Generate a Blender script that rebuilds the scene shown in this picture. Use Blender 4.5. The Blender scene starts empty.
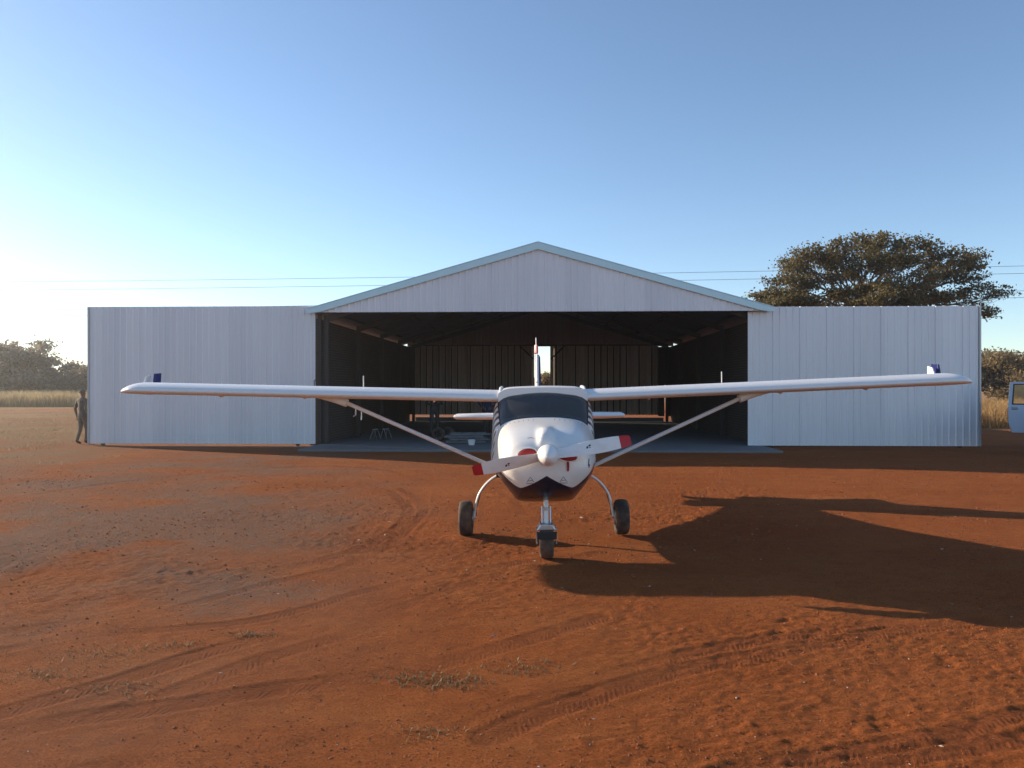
import bpy, bmesh, math, random
import numpy as np
from mathutils import Vector, Matrix
from mathutils.bvhtree import BVHTree
R = math.radians
random.seed(7)
RNG = np.random.default_rng(11)
S = bpy.context.scene
COL = S.collection

CAM_H = 1.8
F = 770.0          # focal length in pixels of the 1024 wide picture
HOR = 388.0
SUN_AZ, SUN_EL = 26.0, 17.0      # sun stands left, 30 deg behind the hangar front

# ------------------------------------------------------------------ materials
def new_mat(name):
    m = bpy.data.materials.new(name); m.use_nodes = True
    return m, m.node_tree.nodes, m.node_tree.links, m.node_tree.nodes['Principled BSDF']

def N(nodes, typ, **kw):
    n = nodes.new(typ)
    for k, v in kw.items():
        if k.startswith('i_'):
            n.inputs[k[2:].replace('_', ' ')].default_value = v
        else:
            setattr(n, k, v)
    return n

def rgba(c): return (c[0], c[1], c[2], 1.0)

def pmat(name, col, rough=0.5, metal=0.0, var=0.12, scale=6.0, bump=0.0, bscale=60.0, stretch=(1, 1, 1), spec=0.5, dirt=None, dirt_amt=0.5, dirt_scale=2.0):
    """principled surface with noise wear in colour and roughness"""
    m, n, l, b = new_mat(name)
    tc = N(n, 'ShaderNodeTexCoord'); mp = N(n, 'ShaderNodeMapping'); mp.inputs['Scale'].default_value = stretch
    l.new(tc.outputs['Object'], mp.inputs['Vector'])
    ns = N(n, 'ShaderNodeTexNoise', i_Scale=scale, i_Detail=6.0, i_Roughness=0.6)
    l.new(mp.outputs[0], ns.inputs['Vector'])
    mix = N(n, 'ShaderNodeMix', data_type='RGBA')
    mix.inputs['A'].default_value = rgba([c * (1 - var) for c in col])
    mix.inputs['B'].default_value = rgba([min(1, c * (1 + var)) for c in col])
    l.new(ns.outputs['Fac'], mix.inputs['Factor'])
    out = mix.outputs['Result']
    if dirt:
        d = N(n, 'ShaderNodeTexNoise', i_Scale=dirt_scale, i_Detail=8.0, i_Roughness=0.7)
        l.new(mp.outputs[0], d.inputs['Vector'])
        cr = N(n, 'ShaderNodeMapRange'); cr.inputs[1].default_value = 0.48; cr.inputs[2].default_value = 0.75
        cr.inputs[4].default_value = dirt_amt
        l.new(d.outputs['Fac'], cr.inputs[0])
        mx = N(n, 'ShaderNodeMix', data_type='RGBA'); mx.inputs['B'].default_value = rgba(dirt)
        l.new(cr.outputs[0], mx.inputs['Factor']); l.new(out, mx.inputs['A']); out = mx.outputs['Result']
    l.new(out, b.inputs['Base Color'])
    rr = N(n, 'ShaderNodeMapRange'); rr.inputs[3].default_value = max(0.02, rough - 0.08); rr.inputs[4].default_value = min(1, rough + 0.08)
    l.new(ns.outputs['Fac'], rr.inputs[0]); l.new(rr.outputs[0], b.inputs['Roughness'])
    b.inputs['Metallic'].default_value = metal
    b.inputs['Specular IOR Level'].default_value = spec
    if bump:
        bn = N(n, 'ShaderNodeTexNoise', i_Scale=bscale, i_Detail=4.0)
        l.new(tc.outputs['Object'], bn.inputs['Vector'])
        bp = N(n, 'ShaderNodeBump', i_Strength=bump, i_Distance=0.01)
        l.new(bn.outputs['Fac'], bp.inputs['Height']); l.new(bp.outputs[0], b.inputs['Normal'])
    return m

def leaf_mat(name, c1, c2, trans=0.35):
    m, n, l, b = new_mat(name)
    geo = N(n, 'ShaderNodeNewGeometry')
    tc = N(n, 'ShaderNodeTexCoord'); ns = N(n, 'ShaderNodeTexNoise', i_Scale=0.9, i_Detail=3.0)
    l.new(tc.outputs['Object'], ns.inputs['Vector'])
    add = N(n, 'ShaderNodeMath', operation='ADD'); l.new(geo.outputs['Random Per Island'], add.inputs[0])
    l.new(ns.outputs['Fac'], add.inputs[1])
    mr = N(n, 'ShaderNodeMapRange'); mr.inputs[1].default_value = 0.3; mr.inputs[2].default_value = 1.6
    l.new(add.outputs[0], mr.inputs[0])
    mix = N(n, 'ShaderNodeMix', data_type='RGBA'); mix.inputs['A'].default_value = rgba(c1); mix.inputs['B'].default_value = rgba(c2)
    l.new(mr.outputs[0], mix.inputs['Factor'])
    l.new(mix.outputs['Result'], b.inputs['Base Color']); b.inputs['Roughness'].default_value = 0.6
    b.inputs['Specular IOR Level'].default_value = 0.25
    tr = N(n, 'ShaderNodeBsdfTranslucent'); l.new(mix.outputs['Result'], tr.inputs['Color'])
    ms = N(n, 'ShaderNodeMixShader'); ms.inputs[0].default_value = trans
    l.new(b.outputs[0], ms.inputs[1]); l.new(tr.outputs[0], ms.inputs[2])
    l.new(ms.outputs[0], n['Material Output'].inputs['Surface'])
    return m

def glass_mat(name, tint, rough=0.02, trans=1.0):
    m, n, l, b = new_mat(name)
    tc = N(n, 'ShaderNodeTexCoord'); ns = N(n, 'ShaderNodeTexNoise', i_Scale=5.0, i_Detail=5.0)
    l.new(tc.outputs['Object'], ns.inputs['Vector'])
    rr = N(n, 'ShaderNodeMapRange'); rr.inputs[3].default_value = rough; rr.inputs[4].default_value = rough + 0.10
    l.new(ns.outputs['Fac'], rr.inputs[0]); l.new(rr.outputs[0], b.inputs['Roughness'])
    b.inputs['Base Color'].default_value = rgba(tint)
    b.inputs['Transmission Weight'].default_value = trans
    b.inputs['IOR'].default_value = 1.45
    return m

def sheet_mat(name, c1, c2, rough=0.42, metal=0.25, panel=0.8):
    """ribbed steel sheeting: every sheet a little different, weather streaks running down"""
    m, n, l, b = new_mat(name)
    tc = N(n, 'ShaderNodeTexCoord'); sp = N(n, 'ShaderNodeSeparateXYZ'); l.new(tc.outputs['Object'], sp.inputs[0])
    dv = N(n, 'ShaderNodeMath', operation='DIVIDE'); dv.inputs[1].default_value = panel; l.new(sp.outputs['X'], dv.inputs[0])
    fl = N(n, 'ShaderNodeMath', operation='FLOOR'); l.new(dv.outputs[0], fl.inputs[0])
    wn = N(n, 'ShaderNodeTexWhiteNoise', noise_dimensions='1D'); l.new(fl.outputs[0], wn.inputs['W'])
    mp = N(n, 'ShaderNodeMapping'); mp.inputs['Scale'].default_value = (9, 9, 0.5); l.new(tc.outputs['Object'], mp.inputs['Vector'])
    st = N(n, 'ShaderNodeTexNoise', i_Scale=1.0, i_Detail=7.0, i_Roughness=0.65); l.new(mp.outputs[0], st.inputs['Vector'])
    sp2 = N(n, 'ShaderNodeTexNoise', i_Scale=1.4, i_Detail=8.0, i_Roughness=0.75); l.new(tc.outputs['Object'], sp2.inputs['Vector'])
    a1 = N(n, 'ShaderNodeMath', operation='MULTIPLY_ADD'); a1.inputs[1].default_value = 0.28; l.new(wn.outputs['Value'], a1.inputs[0]); 
    m2 = N(n, 'ShaderNodeMath', operation='MULTIPLY'); m2.inputs[1].default_value = 0.45; l.new(st.outputs['Fac'], m2.inputs[0])
    l.new(m2.outputs[0], a1.inputs[2])
    a2 = N(n, 'ShaderNodeMath', operation='MULTIPLY_ADD'); a2.inputs[1].default_value = 0.4; l.new(sp2.outputs['Fac'], a2.inputs[0]); l.new(a1.outputs[0], a2.inputs[2])
    mix = N(n, 'ShaderNodeMix', data_type='RGBA'); mix.inputs['A'].default_value = rgba(c1); mix.inputs['B'].default_value = rgba(c2)
    l.new(a2.outputs[0], mix.inputs['Factor']); l.new(mix.outputs['Result'], b.inputs['Base Color'])
    # sparse rust spots and grimy smears
    rs = N(n, 'ShaderNodeTexNoise', i_Scale=9.0, i_Detail=5.0, i_Roughness=0.7); l.new(tc.outputs['Object'], rs.inputs['Vector'])
    rm = N(n, 'ShaderNodeMapRange'); rm.inputs[1].default_value = 0.68; rm.inputs[2].default_value = 0.76; rm.inputs[4].default_value = 0.6
    l.new(rs.outputs['Fac'], rm.inputs[0])
    rx = N(n, 'ShaderNodeMix', data_type='RGBA'); rx.inputs['B'].default_value = (0.17, 0.13, 0.115, 1)
    l.new(rm.outputs[0], rx.inputs['Factor']); l.new(mix.outputs['Result'], rx.inputs['A']); l.new(rx.outputs['Result'], b.inputs['Base Color'])
    rr = N(n, 'ShaderNodeMapRange'); rr.inputs[3].default_value = rough - 0.1; rr.inputs[4].default_value = rough + 0.12
    l.new(sp2.outputs['Fac'], rr.inputs[0]); l.new(rr.outputs[0], b.inputs['Roughness'])
    b.inputs['Metallic'].default_value = metal
    bp = N(n, 'ShaderNodeBump', i_Strength=0.25, i_Distance=0.02); 
    dn = N(n, 'ShaderNodeTexNoise', i_Scale=2.2, i_Detail=2.0); l.new(tc.outputs['Object'], dn.inputs['Vector'])
    l.new(dn.outputs['Fac'], bp.inputs['Height']); l.new(bp.outputs[0], b.inputs['Normal'])
    return m

def brick_mat(name):
    m, n, l, b = new_mat(name)
    tc = N(n, 'ShaderNodeTexCoord'); sp = N(n, 'ShaderNodeSeparateXYZ'); l.new(tc.outputs['Object'], sp.inputs[0])
    cb = N(n, 'ShaderNodeCombineXYZ'); l.new(sp.outputs['Y'], cb.inputs['X']); l.new(sp.outputs['Z'], cb.inputs['Y'])
    br = N(n, 'ShaderNodeTexBrick', i_Scale=1.0)
    br.inputs['Brick Width'].default_value = 0.24; br.inputs['Row Height'].default_value = 0.086; br.inputs['Mortar Size'].default_value = 0.009
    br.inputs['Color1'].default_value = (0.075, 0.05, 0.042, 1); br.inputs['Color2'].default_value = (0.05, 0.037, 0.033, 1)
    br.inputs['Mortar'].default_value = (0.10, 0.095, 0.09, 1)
    l.new(cb.outputs[0], br.inputs['Vector']); l.new(br.outputs['Color'], b.inputs['Base Color'])
    b.inputs['Roughness'].default_value = 0.9
    bp = N(n, 'ShaderNodeBump', i_Strength=0.6, i_Distance=0.01, invert=True); l.new(br.outputs['Fac'], bp.inputs['Height']); l.new(bp.outputs[0], b.inputs['Normal'])
    return m

def paint_mat(name):
    """aircraft gloss paint: white / navy / red chosen by the livery layout stored on the mesh"""
    m, n, l, b = new_mat(name)
    at = N(n, 'ShaderNodeAttribute', attribute_name='livery')
    gt = N(n, 'ShaderNodeMath', operation='GREATER_THAN'); gt.inputs[1].default_value = 0.0; l.new(at.outputs['Fac'], gt.inputs[0])
    tc = N(n, 'ShaderNodeTexCoord'); ns = N(n, 'ShaderNodeTexNoise', i_Scale=3.0, i_Detail=7.0, i_Roughness=0.65); l.new(tc.outputs['Object'], ns.inputs['Vector'])
    w = N(n, 'ShaderNodeMix', data_type='RGBA'); w.inputs['A'].default_value = (0.70, 0.69, 0.67, 1); w.inputs['B'].default_value = (0.84, 0.83, 0.81, 1)
    l.new(ns.outputs['Fac'], w.inputs['Factor'])
    mix = N(n, 'ShaderNodeMix', data_type='RGBA'); mix.inputs['A'].default_value = (0.012, 0.014, 0.035, 1)
    l.new(gt.outputs[0], mix.inputs['Factor']); l.new(w.outputs['Result'], mix.inputs['B'])
    # red dust on the lower surfaces of the machine (real dirt thrown up by the wheels)
    sp = N(n, 'ShaderNodeSeparateXYZ'); l.new(tc.outputs['Object'], sp.inputs[0])
    d = N(n, 'ShaderNodeTexNoise', i_Scale=9.0, i_Detail=9.0, i_Roughness=0.75); l.new(tc.outputs['Object'], d.inputs['Vector'])
    dr = N(n, 'ShaderNodeMapRange'); dr.inputs[1].default_value = 0.52; dr.inputs[2].default_value = 0.8; dr.inputs[4].default_value = 0.13
    l.new(d.outputs['Fac'], dr.inputs[0])
    mx = N(n, 'ShaderNodeMix', data_type='RGBA'); mx.inputs['B'].default_value = (0.30, 0.17, 0.10, 1)
    l.new(dr.outputs[0], mx.inputs['Factor']); l.new(mix.outputs['Result'], mx.inputs['A'])
    l.new(mx.outputs['Result'], b.inputs['Base Color'])
    b.inputs['Roughness'].default_value = 0.28; b.inputs['Coat Weight'].default_value = 0.12; b.inputs['Coat Roughness'].default_value = 0.15
    return m

M = {}
M['white'] = pmat('white_gelcoat', (0.80, 0.79, 0.77), 0.3, var=0.06, scale=3, dirt=(0.45, 0.33, 0.25), dirt_amt=0.22, dirt_scale=7)
M['wing_white'] = pmat('wing_gelcoat', (0.80, 0.79, 0.78), 0.3, var=0.05, scale=2, dirt=(0.5, 0.4, 0.33), dirt_amt=0.18, dirt_scale=4)
M['navy'] = pmat('navy_paint', (0.014, 0.022, 0.12), 0.3, var=0.2)
M['red'] = pmat('red_paint', (0.45, 0.015, 0.02), 0.4, var=0.15)
M['redcloth'] = pmat('red_fabric', (0.30, 0.02, 0.02), 0.85, var=0.25, scale=30)
M['livery'] = paint_mat('aircraft_paint')
M['glass_dark'] = glass_mat('tinted_windscreen', (0.22, 0.215, 0.22), 0.08, 0.75)
M['glass'] = glass_mat('clear_glass', (0.75, 0.8, 0.8), 0.01)
M['lining'] = pmat('cabin_lining', (0.035, 0.034, 0.036), 0.8)
M['seat'] = pmat('seat_fabric', (0.06, 0.055, 0.055), 0.9, bump=0.3)
M['rubber'] = pmat('tyre_rubber', (0.040, 0.032, 0.027), 0.85, var=0.3, scale=18, dirt=(0.26, 0.14, 0.08), dirt_amt=0.9, dirt_scale=3, bump=0.4, bscale=90)
M['alu'] = pmat('brushed_metal', (0.55, 0.55, 0.56), 0.35, metal=0.85)
M['black'] = pmat('black_rubber_trim', (0.015, 0.015, 0.016), 0.6)
M['ink'] = pmat('decal_ink', (0.03, 0.035, 0.07), 0.5)
M['grey_ink'] = pmat('grey_decal_ink', (0.16, 0.13, 0.12), 0.5)
M['lens'] = pmat('beacon_lens', (0.8, 0.8, 0.8), 0.15)
M['sheet'] = sheet_mat('pale_steel_sheeting', (0.57, 0.59, 0.64), (0.76, 0.785, 0.83), 0.45, 0.3)
M['gable'] = sheet_mat('pale_gable_sheeting', (0.56, 0.58, 0.63), (0.81, 0.83, 0.87), 0.5, 0.15)
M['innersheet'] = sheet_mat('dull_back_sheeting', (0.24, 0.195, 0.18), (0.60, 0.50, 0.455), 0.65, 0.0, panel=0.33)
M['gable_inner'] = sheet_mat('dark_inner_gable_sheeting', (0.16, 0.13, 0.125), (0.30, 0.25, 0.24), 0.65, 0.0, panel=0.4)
M['roof'] = sheet_mat('roof_sheeting', (0.12, 0.122, 0.13), (0.18, 0.182, 0.195), 0.5, 0.4)
M['barge'] = pmat('blue_grey_flashing', (0.50, 0.70, 0.77), 0.35, metal=0.15, var=0.1, scale=3)
M['steel'] = pmat('dark_red_oxide_steel', (0.035, 0.030, 0.030), 0.6, var=0.3)
M['dullsteel'] = pmat('dull_grey_steel', (0.17, 0.17, 0.175), 0.5, var=0.3, scale=9)
M['galv'] = pmat('galvanised_steel', (0.45, 0.46, 0.48), 0.4, metal=0.5)
M['brick'] = brick_mat('stock_brick')
M['concrete'] = pmat('concrete', (0.165, 0.167, 0.17), 0.85, var=0.18, scale=2.5, bump=0.3, bscale=40, dirt=(0.17, 0.10, 0.07), dirt_amt=0.5, dirt_scale=0.8)
M['bark'] = pmat('bark', (0.085, 0.065, 0.05), 0.9, var=0.35, scale=5, bump=0.6, bscale=15)
M['leaf_big'] = leaf_mat('acacia_leaves', (0.065, 0.055, 0.022), (0.20, 0.155, 0.06), 0.35)
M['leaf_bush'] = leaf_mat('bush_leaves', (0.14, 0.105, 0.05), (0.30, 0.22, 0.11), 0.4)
M['leaf_far'] = leaf_mat('far_bush_leaves', (0.20, 0.17, 0.12), (0.36, 0.30, 0.22), 0.45)  # paler than real leaves: washed-out lens glow put into the colour
M['straw'] = leaf_mat('dry_grass', (0.30, 0.17, 0.065), (0.52, 0.34, 0.15), 0.35)
M['straw_short'] = leaf_mat('trampled_straw', (0.26, 0.165, 0.085), (0.44, 0.31, 0.17), 0.25)
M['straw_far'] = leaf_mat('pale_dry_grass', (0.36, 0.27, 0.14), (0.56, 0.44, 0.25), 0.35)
M['weed'] = leaf_mat('grey_green_weed', (0.10, 0.075, 0.04), (0.30, 0.22, 0.12), 0.3)
M['clod'] = pmat('soil_clods', (0.24, 0.08, 0.03), 0.95, var=0.4, scale=20)
M['litter'] = pmat('pale_litter', (0.45, 0.38, 0.30), 0.9, var=0.5, scale=30)
M['skin'] = pmat('skin', (0.20, 0.11, 0.075), 0.55)
M['overall'] = pmat('khaki_overall', (0.15, 0.13, 0.105), 0.9, var=0.45, scale=9)
M['trouser'] = pmat('dark_trousers', (0.05, 0.048, 0.052), 0.9, var=0.3, scale=9)
M['bluecloth'] = pmat('dark_blue_jacket', (0.025, 0.045, 0.14), 0.9, var=0.3, scale=9)
M['darkcloth'] = pmat('charcoal_shirt', (0.045, 0.045, 0.05), 0.9, var=0.3, scale=9)
M['hair'] = pmat('dark_hair', (0.02, 0.016, 0.014), 0.7)
M['boot'] = pmat('brown_boots', (0.05, 0.032, 0.022), 0.7)
M['carpaint'] = pmat('shade_blue_car_paint', (0.36, 0.48, 0.62), 0.22, var=0.04)  # white car; the blue of its shade is put into the base colour
M['plastic'] = pmat('black_plastic', (0.02, 0.02, 0.022), 0.5)
M['headlamp'] = pmat('headlamp_glass', (0.6, 0.62, 0.64), 0.12, metal=0.4)
M['wire'] = pmat('power_line_cable', (0.10, 0.10, 0.10), 0.6)
M['bucket'] = pmat('white_plastic', (0.7, 0.7, 0.68), 0.5)

# ------------------------------------------------------------------ mesh helpers
def link(o, parent=None):
    COL.objects.link(o)
    if parent is not None: o.parent = parent
    return o

def mesh_np(name, verts, faces, mat, parent=None, smooth=True, mats=None, idx=None):
    me = bpy.data.meshes.new(name)
    verts = np.asarray(verts, dtype=np.float32)
    if isinstance(faces, np.ndarray):
        k = faces.shape[1]; nf = faces.shape[0]
        me.vertices.add(len(verts)); me.vertices.foreach_set('co', verts.ravel())
        me.loops.add(nf * k); me.loops.foreach_set('vertex_index', faces.astype(np.int32).ravel())
        me.polygons.add(nf); me.polygons.foreach_set('loop_start', np.arange(0, nf * k, k, dtype=np.int32))
        me.update(calc_edges=True)
    else:
        me.from_pydata([tuple(map(float, v)) for v in verts], [], faces); me.update()
    for mm in (mats or [mat]): me.materials.append(mm)
    if idx is not None: me.polygons.foreach_set('material_index', np.asarray(idx, dtype=np.int32))
    me.polygons.foreach_set('use_smooth', [bool(smooth)] * len(me.polygons))
    me.validate()
    return link(bpy.data.objects.new(name, me), parent)

class MB:
    def __init__(s): s.v = []; s.f = []
    def add(s, v, f):
        o = len(s.v); s.v += [tuple(map(float, p)) for p in v]; s.f += [tuple(i + o for i in q) for q in f]; return s
    def box(s, c, d, rot=None):
        x, y, z = [k / 2 for k in d]
        p = [Vector((a * x, b * y, e * z)) for a in (-1, 1) for b in (-1, 1) for e in (-1, 1)]
        if rot is not None: p = [rot @ q for q in p]
        p = [q + Vector(c) for q in p]
        return s.add(p, [(0, 1, 3, 2), (4, 6, 7, 5), (0, 4, 5, 1), (2, 3, 7, 6), (0, 2, 6, 4), (1, 5, 7, 3)])
    def bar(s, a, b, w, h=None, up=(0, 0, 1)):
        a, b = Vector(a), Vector(b); h = h or w; d = (b - a); L = d.length; d.normalize()
        u = Vector(up)
        if abs(d.dot(u)) > 0.95: u = Vector((0, 1, 0))
        x = d.cross(u).normalized(); z = x.cross(d)
        rot = Matrix((x, d, z)).transposed()
        return s.box((a + b) / 2, (w, L, h), rot)
    def tube(s, path, rad, sides=8, cap=True, flat=1.0, flat_dir=None):
        path = [Vector(p) for p in path]; n = len(path)
        if not hasattr(rad, '__len__'): rad = [rad] * n
        up = Vector((0, 0, 1)); v = []; f = []
        t0 = (path[1] - path[0]).normalized()
        if abs(t0.dot(up)) > 0.9: up = Vector((0, 1, 0))
        if flat_dir is not None: up = Vector(flat_dir)
        x = t0.cross(up).normalized()
        for i, p in enumerate(path):
            t = (path[min(i + 1, n - 1)] - path[max(i - 1, 0)]).normalized()
            x = (x - t * x.dot(t)).normalized(); y = t.cross(x)
            for k in range(sides):
                a = 2 * math.pi * k / sides
                v.append(p + x * math.cos(a) * rad[i] * flat + y * math.sin(a) * rad[i])
        for i in range(n - 1):
            for k in range(sides):
                f.append((i * sides + k, i * sides + (k + 1) % sides, (i + 1) * sides + (k + 1) % sides, (i + 1) * sides + k))
        if cap:
            f.append(tuple(range(sides))[::-1]); f.append(tuple((n - 1) * sides + k for k in range(sides)))
        return s.add(v, f)
    def lathe(s, prof, axis='x', c=(0, 0, 0), seg=32, closed=False):
        v = []; f = []; n = len(prof)
        for k in range(seg):
            a = 2 * math.pi * k / seg
            for (h, r) in prof:
                if axis == 'x': p = (h, r * math.cos(a), r * math.sin(a))
                elif axis == 'y': p = (r * math.cos(a), h, r * math.sin(a))
                else: p = (r * math.cos(a), r * math.sin(a), h)
                v.append((p[0] + c[0], p[1] + c[1], p[2] + c[2]))
        m = n if closed else n - 1
        for k in range(seg):
            for i in range(m):
                j = (i + 1) % n; k2 = (k + 1) % seg
                f.append((k * n + i, k2 * n + i, k2 * n + j, k * n + j))
        return s.add(v, f)
    def prism(s, poly, y0, y1, plane='xz'):
        n = len(poly)
        def P(p, h):
            return (p[0], h, p[1]) if plane == 'xz' else ((h, p[0], p[1]) if plane == 'yz' else (p[0], p[1], h))
        v = [P(p, y0) for p in poly] + [P(p, y1) for p in poly]
        f = [tuple(range(n)), tuple(range(2 * n - 1, n - 1, -1))] + [(i, i + n, (i + 1) % n + n, (i + 1) % n) for i in range(n)]
        return s.add(v, f)
    def build(s, name, mat, parent=None, smooth=False, bevel=0.0, recalc=True):
        me = bpy.data.meshes.new(name)
        bm = bmesh.new()
        vs = [bm.verts.new(p) for p in s.v]
        for q in s.f:
            try: bm.faces.new([vs[i] for i in q])
            except ValueError: pass
        if recalc: bmesh.ops.recalc_face_normals(bm, faces=bm.faces)
        if bevel:
            es = [e for e in bm.edges if len(e.link_faces) == 2 and e.calc_face_angle(0) > 0.5]
            bmesh.ops.bevel(bm, geom=es, offset=bevel, segments=2, affect='EDGES', profile=0.6)
        bm.to_mesh(me); bm.free()
        me.materials.append(mat)
        me.polygons.foreach_set('use_smooth', [smooth] * len(me.polygons))
        if smooth:
            try: me.set_sharp_from_angle(angle=R(40))
            except Exception: pass
        return link(bpy.data.objects.new(name, me), parent)

def empty(name, loc, rz=0.0, label=None, cat=None, group=None):
    o = bpy.data.objects.new(name, None); COL.objects.link(o)
    o.location = loc; o.rotation_euler = (0, 0, rz); o.empty_display_size = 0.3
    tag(o, label, cat, group); return o

def tag(o, label=None, cat=None, group=None, kind=None):
    if label: o['label'] = label
    if cat: o['category'] = cat
    if group: o['group'] = group
    if kind: o['kind'] = kind
    return o

def copy_tree(o, parent=None):
    c = o.copy(); COL.objects.link(c)
    if parent is not None: c.parent = parent
    for ch in list(o.children): copy_tree(ch, c)
    return c

def catmull(pts, n):
    """n samples per segment through the points"""
    P = np.asarray(pts, float); out = []
    Q = np.vstack([2 * P[0] - P[1], P, 2 * P[-1] - P[-2]])
    for i in range(1, len(Q) - 2):
        p0, p1, p2, p3 = Q[i - 1], Q[i], Q[i + 1], Q[i + 2]
        for k in range(n):
            t = k / n
            out.append(0.5 * (2 * p1 + (p2 - p0) * t + (2 * p0 - 5 * p1 + 4 * p2 - p3) * t * t + (3 * p1 - p0 - 3 * p2 + p3) * t ** 3))
    out.append(P[-1]); return np.array(out)

def gpt(px, py):
    D = CAM_H * F / (py - HOR)
    return ((px - 512) / F * D, D)

# ------------------------------------------------------------------ camera, sun, sky
cam = bpy.data.cameras.new('camera'); co = bpy.data.objects.new('camera', cam); COL.objects.link(co)
co.location = (0, 0, CAM_H); co.rotation_euler = (R(90), 0, 0)
cam.sensor_width = 36.0; cam.lens = 36.0 * F / 1024.0; cam.shift_y = (HOR - 384.0) / 1024.0
cam.clip_start = 0.05; cam.clip_end = 6000
S.camera = co
sun_dir = Vector((-math.cos(R(SUN_AZ)) * math.cos(R(SUN_EL)), math.sin(R(SUN_AZ)) * math.cos(R(SUN_EL)), math.sin(R(SUN_EL))))
sl = bpy.data.lights.new('sun', 'SUN'); sl.energy = 5.0; sl.angle = R(0.5); sl.color = (1.0, 0.82, 0.60)
so = bpy.data.objects.new('sun', sl); COL.objects.link(so)
so.rotation_euler = sun_dir.to_track_quat('Z', 'Y').to_euler(); so.location = sun_dir * 60
W = bpy.data.worlds.new('World'); S.world = W; W.use_nodes = True
wn, wl = W.node_tree.nodes, W.node_tree.links
sky = wn.new('ShaderNodeTexSky'); sky.sky_type = 'NISHITA'; sky.sun_disc = False
sky.sun_elevation = R(SUN_EL); sky.sun_rotation = R(-(90 - SUN_AZ)); sky.altitude = 1200
sky.air_density = 0.95; sky.dust_density = 0.45; sky.ozone_density = 1.9
wl.new(sky.outputs[0], wn['Background'].inputs['Color']); wn['Background'].inputs['Strength'].default_value = 0.13
S.view_settings.view_transform = 'Standard'; S.view_settings.look = 'None'
S.view_settings.exposure = 0.7; S.view_settings.gamma = 1.0; S.view_settings.use_curve_mapping = False
S.cycles.max_bounces = 8; S.cycles.transparent_max_bounces = 8
try: S.cycles.use_denoising = True; S.cycles.denoising_prefilter = 'ACCURATE'
except Exception: pass

# ------------------------------------------------------------------ ground
def hash2(ix, iy, seed):
    h = (ix.astype(np.int64) * 374761393 + iy.astype(np.int64) * 668265263 + seed * 1442695041) & 0xFFFFFFFF
    h = ((h ^ (h >> 13)) * 1274126177) & 0xFFFFFFFF
    return ((h ^ (h >> 16)) & 0xFFFF) / 65535.0
def vnoise(x, y, seed=0):
    ix = np.floor(x); iy = np.floor(y); fx = x - ix; fy = y - iy
    u = fx * fx * (3 - 2 * fx); v = fy * fy * (3 - 2 * fy)
    a = hash2(ix, iy, seed); b = hash2(ix + 1, iy, seed); c = hash2(ix, iy + 1, seed); d = hash2(ix + 1, iy + 1, seed)
    return (a * (1 - u) + b * u) * (1 - v) + (c * (1 - u) + d * u) * v - 0.5
def fbm(x, y, oct=4, seed=0, gain=0.5):
    s = 0; a = 1.0
    for k in range(oct):
        s = s + a * vnoise(x * 2 ** k + 17.3 * k, y * 2 ** k - 9.1 * k, seed + k); a *= gain
    return s

TRACKS = [   # wheel tracks, photograph pixels on the ground
    [(-60, 664), (0, 651), (127, 623), (254, 587), (355, 562), (406, 531), (424, 506), (401, 488)],
    [(-60, 640), (127, 613), (244, 577), (325, 559), (386, 536), (409, 511), (391, 491)],
    [(-40, 722), (0, 714), (91, 689), (180, 662), (260, 640)],
    [(76, 636), (228, 625), (305, 610), (371, 590), (457, 572), (560, 556)],
    [(100, 718), (264, 661), (345, 636), (386, 615), (432, 597), (508, 572), (600, 552)],
    [(-40, 744), (76, 719), (152, 709), (284, 689), (406, 671), (520, 643), (600, 618)],
    [(40, 790), (102, 768), (254, 750), (396, 724), (520, 704), (590, 690)],
    [(470, 728), (534, 702), (631, 669), (733, 643), (860, 625), (961, 612), (1060, 604)],
    [(490, 738), (555, 709), (656, 676), (748, 656), (870, 633), (980, 620)],
    [(700, 784), (748, 768), (860, 750), (961, 730), (1012, 714), (1060, 704)],
    [(750, 792), (809, 772), (900, 758), (1024, 738), (1060, 730)],
    [(420, 480), (380, 470), (300, 466), (150, 478), (0, 500)],
    [(455, 560), (490, 540), (520, 520), (515, 500), (495, 492)],
]
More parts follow.
